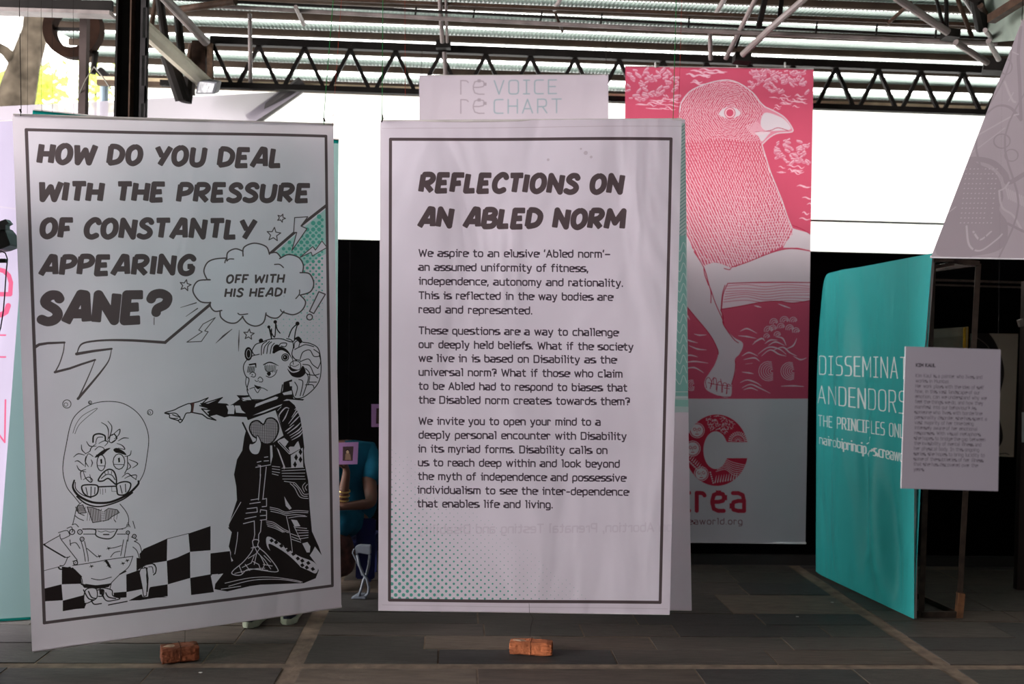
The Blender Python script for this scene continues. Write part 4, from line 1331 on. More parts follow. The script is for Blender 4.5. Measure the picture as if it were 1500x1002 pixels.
    cv.fill(smooth(q4('410,585 440,578 520,630 620,700 720,740 755,780 740,820 690,800 620,770 560,750 480,700 420,650'), True), W)
    cv.fill(smooth(q4('425,625 470,640 560,700 640,780 600,775 520,745 450,690'), True), B)
    for x, y in ((445, 600), (475, 612), (510, 635), (555, 665), (590, 690), (650, 735), (690, 750), (720, 790), (680, 780), (650, 765), (540, 640), (620, 720)):
        cv.fill(q4([(x - 14, y - 2), (x + 2, y - 14), (x + 16, y + 4), (x - 2, y + 14)]), B)
    cv.set_mask(None)
    for a, b in zip(frame, frame[1:] + frame[:1]): cv.line([a, b], 4.4, INK)


lw = lambda s, t: 0.010 * math.sin(4.0 * s + 2.2 * t) * math.sin(3.1416 * s) + 0.008 * math.sin(7 * s - 5 * t) * (1 - t) * s
lft = banner('comic_banner', 'white cloth banner at the left with a comic drawing and the question ending SANE', 'banner', LFT, LFTD, (226, 212, 220), 3.0, draw_left, 0.60, 0.6, wave=lw, nx=30, ny=48)
thread([(30, 170, 4.39), (31, 160, 4.39), (28, -10, 4.3)], str_d, lft)
thread([(475, 183, 4.86), (474, 176, 4.86), (489, -10, 4.7)], str_g, lft)
thread([(475, 175, 4.86), (492, 167, 4.9)], str_d, lft, 0.0008)
thread([(487, 183, 4.87), (501, -10, 4.75)], str_r, lft, 0.0008)
for kx, ky in ((30, 162), (475, 175)):
    MB().tube([P(kx - 1, ky - 2, 4.38 if kx < 99 else 4.85), P(kx + 1, ky + 3, 4.38 if kx < 99 else 4.85)], 0.004, 6).build('knot', str_d, lft)
thread([(270, 918, 4.62), (271, 923, 4.62), (271, 942, 4.60)], str_d, lft, 0.0009)

# ---- teal banner behind the left one
TLB = [(48, 161.5), (496, 205), (492, 880), (-8, 911)]
teal_print = lambda cv: (cv.line([(0, 911), (495, 880)], 9, (20, 120, 110)), cv.line([(48, 165), (495, 207)], 7, (15, 125, 118)))
tlb = banner('teal_backed_banner', 'pale teal banner right behind the comic banner, its edges peeping out', 'banner', TLB, (4.78, 5.06, 5.06, 4.80), (156, 190, 188), 1.0, teal_print, 0.85, 0.25, nx=8, ny=10)
for x in (61, 77, 108):
    thread([(x, 163 + (x - 48) * .09, 4.79), (x - 1, -10, 4.7)], str_d, tlb, 0.0009)

# ---- lettered banner at the far left edge
FL = [(-170, 185), (46, 176), (40, 880), (-170, 900)]


def draw_fl(cv):
    PK = (186, 78, 112)
    cv.line([(-30, 394), (-5, 394), (6, 397), (13, 404), (16, 414), (15, 431), (-30, 431)], 6.5, PK)
    cv.line([(-30, 462), (2, 461), (9, 457), (12, 448)], 8, PK)
    for y in (491, 523): cv.line([(-60, y), (8, y)], 2.2, PK)
    cv.line([(27, 491), (24, 491), (23.5, 525)], 1.6, PK)
    cv.line([(-40, 645), (-40, 585), (7, 648), (8, 586)], 2.4, PK)
    cv.line([(-20, 300), (22, 306), (24, 303)], 2.0, (176, 166, 180))


flb = banner('lettered_banner', 'white banner with large pink letters cut off by the left edge', 'banner', FL, (5.3, 5.28, 5.28, 5.3), (170, 161, 182), 2.0, draw_fl, 0.06, 0.5, nx=10, ny=14)
thread([(-5, 182, 5.29), (-6, -10, 5.2)], str_d, flb)
thread([(40, 177, 5.28), (41, -10, 5.2)], str_d, flb, 0.0008)

# ---- banner headed re voice re chart
RV = [(614, 111), (891, 110), (893, 806), (617, 808)]


def draw_rv(cv):
    g1, g2 = (164, 150, 158), (152, 166, 174)
    text(cv, 're', 675, 710, 138, 138, 28, 1.6, g1, gap=1.8, R=2)
    text(cv, 're', 675, 710, 166, 166, 28, 1.6, g1, gap=1.8, R=2)
    text(cv, 'VOICE', 724, 815, 138, 137, 20, 1.8, g2, gap=2.6)
    text(cv, 'CHART', 724, 822, 166, 165, 20, 1.8, g2, gap=2.6)


rv = banner('pale_banner', 'pale lilac banner in faint lettering, showing above the middle banner', 'banner', RV, (6.42, 6.48, 6.48, 6.42), (200, 187, 197), 2.0, draw_rv, 0.17, 0.35, nx=12, ny=20)
for x in (618, 888): thread([(x, 111, 6.45), (x, 60, 6.5)], str_d, rv)

# ---- bird banner
BD = [(916, 97.5), (1192, 101), (1181, 796), (912, 793)]


def inside(q, x, y):
    c = False
    for i in range(len(q)):
        (x0, y0), (x1, y1) = q[i], q[i - 1]
        if (y0 > y) != (y1 > y) and x < (x1 - x0) * (y - y0) / (y1 - y0) + x0: c = not c
    return c


def draw_bird(cv):
    PK, WT, DK = (194, 80, 106), (206, 192, 202), (168, 42, 68)
    R_ = random.Random(5)
    field = [(910, 90), (1195, 90), (1190, 584), (905, 584)]
    cv.fill(field, PK)
    b = crop(900, 80, 3.34)
    l = crop(970, 340, 3.854)
    # clouds of petals and wave strokes
    def petal(x, y, r, a, col=WT):
        q = [(x + r * math.cos(a) * math.cos(t) - r * .45 * math.sin(a) * math.sin(t), y + r * math.sin(a) * math.cos(t) + r * .45 * math.cos(a) * math.sin(t)) for t in [k * math.pi / 4 for k in range(8)]]
        cv.fill(q, col)
    def patch(x0, y0, x1, y1, cnt, rmax):
        for _ in range(cnt):
            x, y = R_.uniform(x0, x1), R_.uniform(y0, y1)
            r = R_.uniform(rmax * .45, rmax); a = R_.uniform(-.9, .9)
            petal(x, y, r + 0.8, a, PK); petal(x, y, r, a, (204, 138, 158)); cv.line([(x - r * math.cos(a) * .8, y - r * math.sin(a) * .8 - r * .2), (x + r * math.cos(a) * .7, y + r * math.sin(a) * .7 - r * .25)], .9, (222, 186, 200))
            cv.line([(x - r * .5, y + r * .3), (x + r * .5, y)], .6, PK)
    patch(920, 100, 992, 148, 75, 6.5)
    patch(1098, 103, 1184, 135, 85, 6.5)
    patch(1134, 205, 1186, 240, 50, 6)
    def waves(x0, y0, x1, y1, cnt, Ln=14, wd=1.6):
        for _ in range(cnt):
            x, y = R_.uniform(x0, x1), R_.uniform(y0, y1)
            ln = R_.uniform(.5, 1) * Ln
            cv.line(smooth([(x, y), (x + ln * .3, y + R_.uniform(-2, 1)), (x + ln * .65, y + R_.uniform(0, 3)), (x + ln, y + R_.uniform(0, 2))]), [.4, wd, .4], (222, 176, 192))
    waves(922, 146, 980, 160, 14, 26); waves(1000, 101, 1080, 108, 8, 24, 2.4); waves(1004, 108, 1030, 125, 7, 24, 2.6); waves(1120, 138, 1172, 160, 22, 16); waves(1136, 242, 1170, 256, 10, 18)
    waves(1166, 272, 1186, 330, 6, 20, 2.2)
    # body
    body = smooth(b('300,330 318,280 330,230 370,180 430,150 500,130 560,125 620,145 680,190 715,235 745,262 735,330 720,440 740,500 762,570 790,640 822,720 845,790 870,850 868,885 835,920 825,950')) + \
        smooth(l('690,75 640,100 600,120 540,145 480,170 400,200 350,185 300,172 250,185 235,200 180,110 120,0')) + b('345,880 300,800')
    cv.fill(body, (192, 80, 104))
    fm = cv.mask; cv.set_mask(body)
    ex, ey = b([(565, 285)])[0]
    y = 116.0
    row = 0
    while y < 395:
        head = y < 205
        stx, sty = (3.2, 2.5) if head else (3.9, 4.2)
        x = 985 + (row % 2) * stx / 2
        while x < 1166:
            xx, yy = x + R_.uniform(-.5, .5), y + R_.uniform(-.5, .5) + 2.0 * math.sin(x * .07)
            if inside(body, xx, yy):
                if head:
                    a = math.atan2(yy - ey, xx - ex) + math.pi / 2
                    ln = 1.3
                    w_ = 1.05
                else:
                    f_ = min(1, (y - 205) / 150)
                    a = math.pi / 2 - .25 + (xx - 1060) * .003
                    ln = 1.3 + 1.0 * f_
                    w_ = 1.2 + .65 * f_
                cv.line([(xx - ln * math.cos(a), yy - ln * math.sin(a)), (xx + ln * math.cos(a), yy + ln * math.sin(a))], [w_ * .7, w_], (222, 192, 204))
            x += stx
        y += sty
        row += 1
    cv.mask = fm
    cv.line(smooth(b('318,280 330,230 370,180 430,150 500,130 560,125 620,145 680,190 715,235 745,262')), 1.6, WT)
    cv.line(smooth(b('722,440 740,500 762,570 790,640 822,720 845,790 870,850')), 1.5, WT)
    # beak
    q = smooth(b('730,255 790,280 835,310 868,355 868,378 800,385 760,405 722,440 700,400 660,375 690,330 720,300'), True)
    cv.fill(q, (206, 130, 150))
    cv.fill(smooth(b('735,285 800,300 840,325 862,365 800,372 740,372 715,340'), True), WT)
    cv.fill(smooth(b('690,380 760,378 750,395 722,425 705,400'), True), WT)
    cv.line(smooth(b('690,378 760,372 800,358 850,372')), .9, DK)
    cv.line(smooth(b('735,255 790,280 835,310 868,355 868,378 800,385 760,405 722,440')), 1.5, WT)
    for k_ in range(10): cv.line(b([(640 + k_ * 4, 350 + k_ * 5), (700 + k_ * 6, 330 + k_ * 6)]), .7, (226, 190, 204))
    # eye
    q = smooth(b('510,290 530,265 570,255 605,270 618,290 590,308 555,312 525,302'), True); cv.fill(q, WT)
    X, Y = ex, ey
    cv.disc(X, Y, 8.2, PK); cv.ring(X, Y, 6.3, 1.6, (232, 190, 204)); cv.disc(X, Y, 3.6, (200, 80, 108))
    # legs, thigh, timber
    thigh = smooth(l('235,200 250,185 300,172 350,185 400,200 480,170 540,148 600,122 690,97 760,97 840,108'))[:] + l('840,283 700,280 560,282 370,287 345,350 335,430 330,440 270,310')
    cv.fill(thigh, WT)
    cv.fill(b('825,945 840,915 870,880 872,850 950,872 990,890 990,965 900,945'), WT)
    cv.line(smooth(b('872,835 920,855 960,880')), 1.0, DK)
    cv.fill(l('840,285 370,290 345,350 337,436 430,420 560,396 650,390 740,400 840,385'), (214, 190, 202))
    for k_ in range(7):
        yy = 300 + k_ * 15
        cv.line(smooth(l([(365 - k_ * 3, yy + 5), (470, yy - 4 + 6 * math.sin(k_)), (580, yy + 8), (700, yy - 3), (840, yy + 6 * math.cos(k_))])), .8, (196, 84, 108))
    leg = smooth(l('60,0 110,-20 180,110 235,200 270,310 330,440 345,520 400,590 450,620 455,650 435,690 410,720 415,780 395,850 390,920 360,935 320,925 250,890 240,840 270,790 300,740 315,670 270,580 180,470 105,380 40,300'), True)
    cv.fill(leg, WT)
    for t in ('180,110 235,200 262,290 275,340 275,400', '262,290 300,400 340,490 348,520', '105,380 180,470 270,580 312,660 316,690', '330,440 345,480 345,520 400,600 430,625', '235,200 240,240 262,300', '400,195 480,170 600,122 690,97 760,95 840,108',
              '370,290 560,283 840,285', '370,290 345,350 335,435', '335,435 430,420 560,396 650,390 740,400 840,385', '415,730 410,790 392,860', '390,200 380,212 350,205', '355,300 340,350 332,440'):
        cv.line(smooth(l(t)), 1.2, DK)
    for t in ('250,880 245,840 262,820 280,850 270,885', '272,880 285,830 305,830 305,890', '308,900 315,850 335,850 335,905', '340,905 345,855 365,860 362,915', '365,910 370,860 390,870', '290,820 290,860', '330,830 335,860', '350,880 380,885', '320,925 345,930 380,930', '260,850 300,860 380,870'):
        cv.line(smooth(l(t)), .9, DK)
    # water swirls
    fm = cv.mask
    LT = (212, 190, 202)
    def sw(t, w_=2.2):
        cv.line(smooth(l(t)), [.5, w_, .5], LT)
    for t in ('440,560 480,545 535,572', '430,585 480,590 530,600', '520,415 540,420 560,425', '655,405 690,418 725,430', '510,635 540,610 575,600', '520,620 560,600 580,615', '450,700 490,680 540,700', '540,690 600,650 660,660 700,690',
              '560,700 610,665 660,690 700,700', '600,640 640,620 690,640', '620,670 680,650 720,680 760,700', '470,745 510,740', '450,790 490,795 515,800', '440,850 480,835 530,850 560,870', '450,880 500,860 560,885 610,910', '460,890 500,880 540,895',
              '670,870 740,868 800,872', '120,700 160,695 200,705', '115,740 180,730 260,740', '115,775 180,765 235,795', '180,575 210,582 250,580', '125,600 160,615 200,625', '150,640 200,660 250,665', '110,455 140,470 155,495', '740,700 780,720 815,710',
              '460,720 520,710 550,730', '580,630 610,610 650,610', '640,590 680,600 700,640', '700,660 740,640 760,600'):
        sw(t)
    for cx_, cy_, r0, k0, dr in ((600, 785, 55, 6, 9), (720, 785, 50, 6, 8), (165, 865, 30, 4, 7), (105, 545, 30, 4, 7)):
        for k_ in range(k0):
            X, Y = l([(cx_ + k_ * 4, cy_)])[0]
            r = (r0 - k_ * dr) / 3.854
            cv.line([(X + r * math.cos(a), Y + r * math.sin(a) * 1.0) for a in [math.pi * (.35 + 1.25 * j / 10) for j in range(11)]], 0.9, LT)
    for cx_, cy_, r0 in ((600, 555, 24), (630, 510, 22), (690, 500, 24), (740, 500, 20), (625, 545, 20), (670, 535, 20), (720, 545, 22), (755, 560, 20), (590, 590, 16), (650, 580, 18)):
        for k_ in range(3):
            X, Y = l([(cx_ + k_ * 3, cy_ + k_ * 3)])[0]
            r = (r0 - k_ * 7) / 3.854
            cv.line([(X + r * math.cos(a), Y + r * math.sin(a)) for a in [math.pi * (.9 + 1.1 * j / 8) for j in range(9)]], 0.9, LT)
    # grey-white foot of the banner with the round emblem
    cv.fill([(905, 584), (1195, 584), (1190, 800), (905, 800)], (200, 196, 203))
    cc_ = crop(1000, 590, 7.155)
    RD = (186, 40, 66)
    outer = [(356 + 330 * math.cos(a), 497 - 374 * math.sin(a)) for a in [k * 2 * math.pi / 60 for k in range(60)]]
    # ring sector: leave the opening at the right
    ang0, ang1 = math.asin(84 / 374), 2 * math.pi - math.asin(84 / 374)
    n_ = 60
    op = [(356 + 330 * math.cos(a), 497 - 374 * math.sin(a)) for a in np.linspace(ang0, ang1, n_)]
    ip = [(345 + 128 * math.cos(a), 497 - 198 * math.sin(a)) for a in np.linspace(ang1 - .28, ang0 + .28, n_)]
    Cq = cc_([(686, 413)] + op + [(686, 581)] + [(466, 581)] + ip + [(466, 413)])
    cv.fill(Cq, RD)
    cv.set_mask(Cq)
    G2 = (216, 206, 212)
    for fx, fy, fr in ((150, 290, 66), (105, 480, 68), (195, 745, 62)):
        X, Y = cc_([(fx, fy)])[0]
        cv.ring(X, Y, fr / 7.155 + 1.6, 1.0, G2)
        cv.line([(X, Y), (X + .01, Y)], 2 * fr / 7.155, G2)
        for dx in (-3.4, 3.4): cv.ring(X + dx, Y - 1.6, 1.9, .8, RD)
        cv.line([(X, Y - 2), (X, Y + 2.5)], .6, RD); cv.line([(X - 2, Y + 5.4), (X + 2, Y + 5.4)], 1, RD)
    for _ in range(150):
        a = R_.uniform(math.pi * .27, math.pi * .62); f_ = R_.uniform(0.05, .95)
        x = 350 + (130 + 200 * f_) * math.cos(a); y = 497 - (198 + 176 * f_) * math.sin(a)
        X, Y = cc_([(x, y)])[0]
        t = R_.uniform(0, 3.1); cv.line([(X - math.cos(t), Y - math.sin(t)), (X + math.cos(t), Y + math.sin(t))], .7, G2)
    X, Y = cc_([(580, 405)])[0]
    cv.disc(X, Y, 14.5, G2)
    for k_ in range(15):
        a = math.pi * k_ / 14
        cv.line([(X + 10 * math.cos(a), Y - 10.5 * math.sin(a)), (X + 14.2 * math.cos(a), Y - 14.2 * math.sin(a))], 1.5, RD)
    cv.disc(X, Y, 9, RD)
    for k_ in range(9):
        a = math.pi * k_ / 8; cv.line([(X + 2 * math.cos(a), Y - 2 * math.sin(a)), (X + 7.5 * math.cos(a), Y - 7.5 * math.sin(a))], .6, G2)
    for k_ in range(7):
        cv.line(smooth(cc_([(350 + k_ * 12, 720 - k_ * 20), (450, 700 - k_ * 18), (540, 760 - k_ * 22), (700, 770 - k_ * 18)])), .9, G2)
    for k_ in range(9):
        X, Y = cc_([(340 + k_ * 27, 800 - k_ * 4)])[0]
        cv.line([(X, Y + 5), (X + 2, Y - 5)], [1.8, .5], G2)
    for k_ in range(10):
        X, Y = cc_([(60 + k_ * 18, 570 + k_ * 18)])[0]
        cv.line([(X, Y), (X + 3.5, Y - 5)], [1.6, .5], G2); cv.line([(X, Y + 4), (X - 5, Y + 2)], [1.4, .5], G2)
    for k_ in range(6):
        X, Y = cc_([(290 + k_ * 6, 730 + k_ * 22)])[0]; cv.disc(X, Y, 1.2, G2)
    cv.set_mask(None)
    text(cv, 'crea', 993, 1090, 748, 748.5, 36.5, 6.0, (176, 46, 66), gap=2.6, R=2.2, capu=7)
    text(cv, 'www.creaworld.org', 958, 1087, 768, 768, 8.5, 1.0, (120, 70, 80), gap=2.2, R=1.6)


bwv = lambda s, t: 0.02 * math.sin(8 * s) * (0.2 + t) * max(0, s - 0.2)
bd = banner('bird_banner', 'tall pink and white banner with a bird head, bare leg and round red emblem', 'banner', BD, (6.50, 6.56, 6.68, 6.62), (206, 198, 205), 3.2, draw_bird, 0.42, 0.3, wave=bwv, nx=24, ny=40)
for x in (960, 1080, 1150):
    MB().tube([P(x, 98, 6.5), P(x, 92, 6.55)], 0.006, 6).build('tie', mat('white_tie', (0.7, 0.68, 0.66), 0.6), bd)

# ---- large grey banner at the upper right
GR = [(1497, 30), (1960, -40), (1830, 384), (1364, 376)]


def draw_gr(cv):
    L1, D1 = (178, 166, 172), (152, 140, 146)
    g = crop(1340, 0, 2.506)
    def ln(t, w_, c_): cv.line(smooth(g(t)), w_, c_)
    cv.fill(smooth(g('120,790 180,590 240,605 300,640 325,720 310,770 340,820 330,900 250,935 80,935'), True), D1)
    for t, w_ in (('390,100 380,200 385,300 390,440', 5), ('180,585 240,585 290,600 330,640 345,670 400,640', 9), ('300,240 340,190 380,200', 2), ('330,300 345,340 360,370 370,375', 3), ('345,370 362,340', 2), ('250,430 300,390 350,395 390,440', 4), ('225,500 350,430 380,420', 3), ('210,560 330,470', 2),
                  ('310,700 330,690 345,670', 3), ('310,700 320,760 360,790 390,840', 3), ('190,830 200,900 240,920 300,880 320,860', 3), ('215,850 240,880 280,850', 3), ('110,790 150,760', 2), ('340,820 400,850', 4), ('180,600 150,700 110,800', 2)):
        ln(t, w_, L1 if w_ < 4 else D1)
    for x, y, rx, ry in ((320, 518, 30, 26), (355, 570, 24, 22), (335, 245, 22, 28), (235, 875, 26, 24), (480, 600, 60, 70), (520, 300, 50, 60)):
        X, Y = g([(x, y)])[0]; cv.ring(X, Y, rx / 2.506, 2.2, D1, ry=ry / 2.506)
    for k_ in range(9): cv.line(g([(335 + k_ * 8, 690 + k_ * 4), (345 + k_ * 8, 730 + k_ * 4)]), 2, L1)
    for j in range(12):
        for i in range(9): cv.disc(*g([(190 + i * 14 - j * 2, 620 + j * 18)])[0], 1.1, (182, 170, 176))
    for k_ in range(10):
        X = 1420 + k_ * 42; cv.line(smooth([(X, 380), (X + 30, 300), (X + 10, 200), (X + 60, 90), (X + 50, 0)]), 3, D1)


gr = banner('grey_banner', 'large slanting grey-lilac banner with a faint line pattern at the upper right', 'banner', GR, (5.0, 4.6, 4.6, 5.0), (166, 154, 160), 1.6, draw_gr, 0.15, 0.2, nx=10, ny=12)
thread([(1497, 30, 5.0), (1500, -60, 4.9)], str_d, gr)
thread([(1900, -35, 4.6), (1900, -160, 4.6)], str_d, gr)

# ---- teal banner on the steel rack
TB = [(1193, 404), (1366, 371), (1339, 907), (1191, 837)]
TBD = (6.60, 5.52, 5.52, 6.60)


def draw_teal(cv):
    WT = (226, 240, 238)
    b = crop(1190, 490, 4.77)
    def tx(s, x0, x1, y0, y1, c0, c1, w_, gap=2.4, sl=0):
        (X0, Y0), (X1, Y1) = b([(x0, y0), (x1, y1)])
        text(cv, s, X0, X1, Y0, Y1, c0 / 4.77, w_, WT, gap=gap, cap1=c1 / 4.77, R=1.5, slant=sl)
    tx('DISSEMINATE', 50, 720, 277, 313, 125, 152, 1.8)
    tx('ANDENDORSE', 40, 715, 476, 562, 118, 160, 1.8)
    tx('THE PRINCIPLES ONLINE', 42, 735, 636, 738, 72, 96, 1.6, 2.2)
    tx('nairobiprinciples.creaworld.org', 50, 790, 762, 925, 58, 86, 1.7, 1.5)


def tw(s, t):
    """bulge across the cloth (towards the aisle), plus the far edge wrapping round its post"""
    edge = -0.022 * max(0, 1 - s / 0.14) ** 2
    g = lambda c, w: math.exp(-((s - c) / w) ** 2)
    f = 0.020 * g(0.30, 0.08) * (0.4 + 0.6 * t) - 0.028 * g(0.44 + 0.10 * t, 0.06) * min(1, t * 1.3)
    f += 0.050 * g(0.62 + 0.30 * (t - .6), 0.075) * max(0, t - .42) * 1.8 - 0.045 * g(0.80 + 0.26 * (t - .8), 0.05) * max(0, t - .6) * 2.4
    d = 2.6 * f * (1 - t ** 6) + edge
    z = -0.13 * max(0, 1 - s / 0.16) ** 2 * max(0, 1 - t / 0.35) + 0.0
    sh = 0.035 * max(0, 1 - s / 0.12) * max(0, 1 - t / 0.45) ** 2
    return (-0.93 * d + sh, -0.36 * d, z)


tb = banner('teal_banner', 'glossy teal banner lettered Disseminate, stretched along a steel rack', 'banner', TB, TBD, (56, 172, 170), 3.0, draw_teal, 0.08, 1.0, wave=tw, nx=60, ny=50, rough=0.38)
# white side hem folded round the near post
MB().add([P(1366, 372, 5.515), P(1370, 373, 5.56), P(1345, 700, 5.56), P(1343, 906, 5.56), P(1339, 906, 5.515), P(1339, 700, 5.515)], [(0, 1, 2, 5), (5, 2, 3, 4)]).build('side_hem', mat('pale_hem', (0.55, 0.50, 0.52), 0.8), tb)

# ------------------------------------------------------------------ steel rack at the right
rk = empty('steel_rack', (P(1372, 501, 5.56).x, 5.56, 0), 'narrow rusty steel rack with the teal banner stretched along its side', 'rack')
rack_m = mat('rack_brown', (0.045, 0.030, 0.022), 0.5, 0.3, var=0.4, scale=18)


def at(px, d, z):
    p = P(px, 501, d); return Vector((p.x, p.y, z))


RT = 2.03
gA0, gA1 = P(1349, 906, 5.58), P(1367, 378, 5.58)
gB0, gB1 = P(1404, 906, 5.60), P(1433, 386, 5.60)
gA0.z = gB0.z = 0
gC0 = at(1213, 6.68, 0); gC1 = at(1217, 6.68, 1.98)
gD0 = at(1262, 6.72, 0); gD1 = at(1270, 6.72, 1.98)
for a, b in ((gA0, gA1), (gB0, gB1), (gC0, gC1), (gD0, gD1)): MB().angle_bar(a, b, 0.03, 0.005).build('post', rack_m, rk)
up = Vector((0, 0, 0.02))
for a, b in ((gA0 + up, gB0 + up), (gC0 + up, gD0 + up), (gA0 + up, gC0 + up), (gB0 + up, gD0 + up), (gA1, gB1), (gC1, gD1), (gA1, gC1), (gB1, gD1)):
    MB().bar(a, b, 0.022, 0.03).build('rail', rack_m, rk)
MB().bar(P(1366, 392, 5.58), P(1396, 386, 5.59), 0.02).build('cross_bar', pipe_m if False else rack_m, rk)
MB().bar(P(1366, 380, 5.56), P(1396, 378, 5.56), 0.03, 0.035).build('top_plate', rack_m, rk)
MB().bar(gA0 + up, gD0 + up, 0.018, 0.02).build('floor_brace', rack_m, rk)
MB().bar(gB0, gB0 + Vector((0.01, -0.002, 0.14)), 0.035).build('foot_sleeve', mat('rust_orange', (0.14, 0.06, 0.025), 0.7, var=0.5, scale=25), rk)
rail = empty('wall_rail', P(1440, 413, 6.8), 'thin brown rail crossing behind the steel rack near its top', 'rail')
MB().bar(P(1366, 410, 6.85), P(1496, 414, 6.9), 0.015).build('bar', rack_m, rail)
MB().bar(P(1366, 417, 6.85), P(1496, 421, 6.9), 0.012).build('bar', rack_m, rail)
ep = empty('edge_post', at(1500, 6.3, 0), 'dark red-brown post at the far right edge of the photo', 'post')
MB().bar(at(1500, 6.3, 0), at(1503, 6.3, P(1500, 412, 6.3).z), 0.05).build('shaft', mat('dark_red_post', (0.02, 0.008, 0.006), 0.6), ep)
MB().bar(P(1494, 468, 6.27), P(1497, 478, 6.27), 0.03).build('bracket', pipe_m, ep)

# pictures behind the rack
f1 = empty('picture_frame', P(1390, 620, 6.55), 'pale picture frame with a yellow side behind the rack, beside the teal banner', 'picture')
fq = [P(1345, 484, 6.86), P(1416, 479, 6.87), P(1413, 640, 6.87), P(1342, 640, 6.86)]
cen = sum(fq, Vector()) / 4
cream = mat('cream_board', (0.32, 0.29, 0.24), 0.7)
MB().prism(fq, (0, 0.09, 0)).build('backboard', mat('beige_mount', (0.25, 0.225, 0.19), 0.8), f1)
inn = [p.lerp(cen, 0.16) for p in fq]
for i in range(4):
    j = (i + 1) % 4
    MB().prism([fq[i] + Vector((0, -0.012, 0)), fq[j] + Vector((0, -0.012, 0)), inn[j] + Vector((0, -0.012, 0)), inn[i] + Vector((0, -0.012, 0))], (0, 0.012, 0)).build('frame_side', cream, f1)
MB().prism([P(1413, 480, 6.83), P(1418.5, 479, 6.88), P(1415.5, 640, 6.88), P(1410, 640, 6.83)], (0, 0.02, 0)).build('edge_band', mat('yellow_edge', (0.55, 0.30, 0.01), 0.5), f1)


def draw_art(cv):
    cv.fill(smooth([(1425, 470), (1450, 490), (1464, 515), (1471, 545), (1465, 575), (1455, 600), (1464, 615), (1469, 640), (1462, 655), (1440, 660), (1400, 640), (1400, 470)], True), (34, 26, 26))
    cv.line(smooth([(1430, 494), (1445, 505), (1456, 522)]), .8, (110, 98, 92))
    cv.line([(1464, 665), (1473, 664), (1478, 666)], 1.2, (60, 50, 46))


AR = [(1428, 488), (1491.5, 489), (1485, 669.5), (1422, 667)]
inv = inverse(AR, (6.86, 6.88, 6.88, 6.86))
cv = Canvas(140, 380, (150, 136, 124), inv, 2.0); draw_art(cv)
f2 = empty('art_print', P(1456, 669, 6.88), 'tan art print with a dark curved shape, mostly behind the white text card', 'picture')
cloth('sheet', AR, (6.86, 6.88, 6.88, 6.86), 2, 2, print_mat('art_print_ink', cv, 0, 0), parent=f2)
MB().prism([P(x, y, 6.885) for x, y in AR], (0, 0.08, 0)).build('backing', cream, f2)
cd = empty('wall_card', P(1497, 640, 6.6), 'small grey card at the right edge, low behind the red-brown post', 'card')
MB().prism([P(1497, 604, 6.24), P(1510, 604, 6.24), P(1510, 648, 6.24), P(1497, 648, 6.24)], (0, 0.004, 0)).build('board', mat('grey_card', (0.35, 0.36, 0.37), 0.8), cd)

# white text card, nearer than the banners
CD = [(1327, 507.5), (1466, 512), (1462, 719.5), (1320.5, 715.5)]
CDD = (3.443, 3.443, 3.443, 3.443)
CL = ['Kim Kaul is a painter who lives and', 'works in Mumbai.', 'Her work plays with the idea of self', 'how, in this vast landscape of our', 'emotion, can we understand why we', 'feel the things we do, and how they', 'manifest into our behaviour? As',
      'someone who lives with borderline', 'personality disorder, she has spent a', 'vast majority of her time being', 'intensely aware of her emotional', 'responses. With visual metaphors,', 'she hopes to bridge the gap between', 'the invisibility of mental illness and',
      'her physical body. In this ongoing', 'series, she hopes to bring lucidity to', 'some of the subtleties of her illness', 'that she has discovered over the', 'years.']
CE = [560, 350, 570, 545, 585, 565, 520, 557, 590, 505, 528, 552, 580, 553, 540, 575, 565, 530, 190]


def draw_card(cv):
    g = (104, 96, 104)
    text(cv, 'KIM KAUL', 1342, 1370, 537, 537.5, 4.4, 1.1, (66, 60, 66), gap=2)
    for i, (s, e) in enumerate(zip(CL, CE)):
        y = 552.5 + i * 7.62
        text(cv, s, 1341.5 - i * .17, 1310 + e / 4.36, y, y + (e - 140) * .006, 5.0, .55, g, gap=1.7)


cv = Canvas(480, 720, (172, 164, 174), inverse(CD, CDD), 3.4); draw_card(cv)
tc = empty('text_card', P(1391, 718, 3.45), 'white printed card hanging in front of the steel rack and teal banner', 'card')
cloth('print_face', CD, CDD, 2, 2, print_mat('text_card_print', cv, 0, 0, rough=0.6), parent=tc)
MB().prism([P(x, y, 3.443) + Vector((0, 0.004, 0)) for (x, y), d in zip(CD, CDD)], (0, 0.004, 0)).build('board', mat('white_foam_board', (0.6, 0.58, 0.6), 0.8), tc)
for a, b in (((1331, 508), (1326, -10)), ((1462, 512), (1470, -10))):
    MB().tube([P(*a, 3.452), P(*b, 3.45)], 0.00015, 4).build('thread', clear_m, tc)

# ------------------------------------------------------------------ bricks tied to the banners
brick_m = mat('orange_brick', (0.42, 0.125, 0.045), 0.9, var=0.4, scale=14, bump=0.8, bscale=45)
chip_m = mat('pale_mortar_crust', (0.40, 0.26, 0.17), 0.95, var=0.3, scale=30, bump=0.5)


brick_shaded = mat('shaded_brick', (0.22, 0.060, 0.022), 0.9, var=0.45, scale=14, bump=0.9, bscale=40)  # brick material again, with the shade below the comic banner in its colour


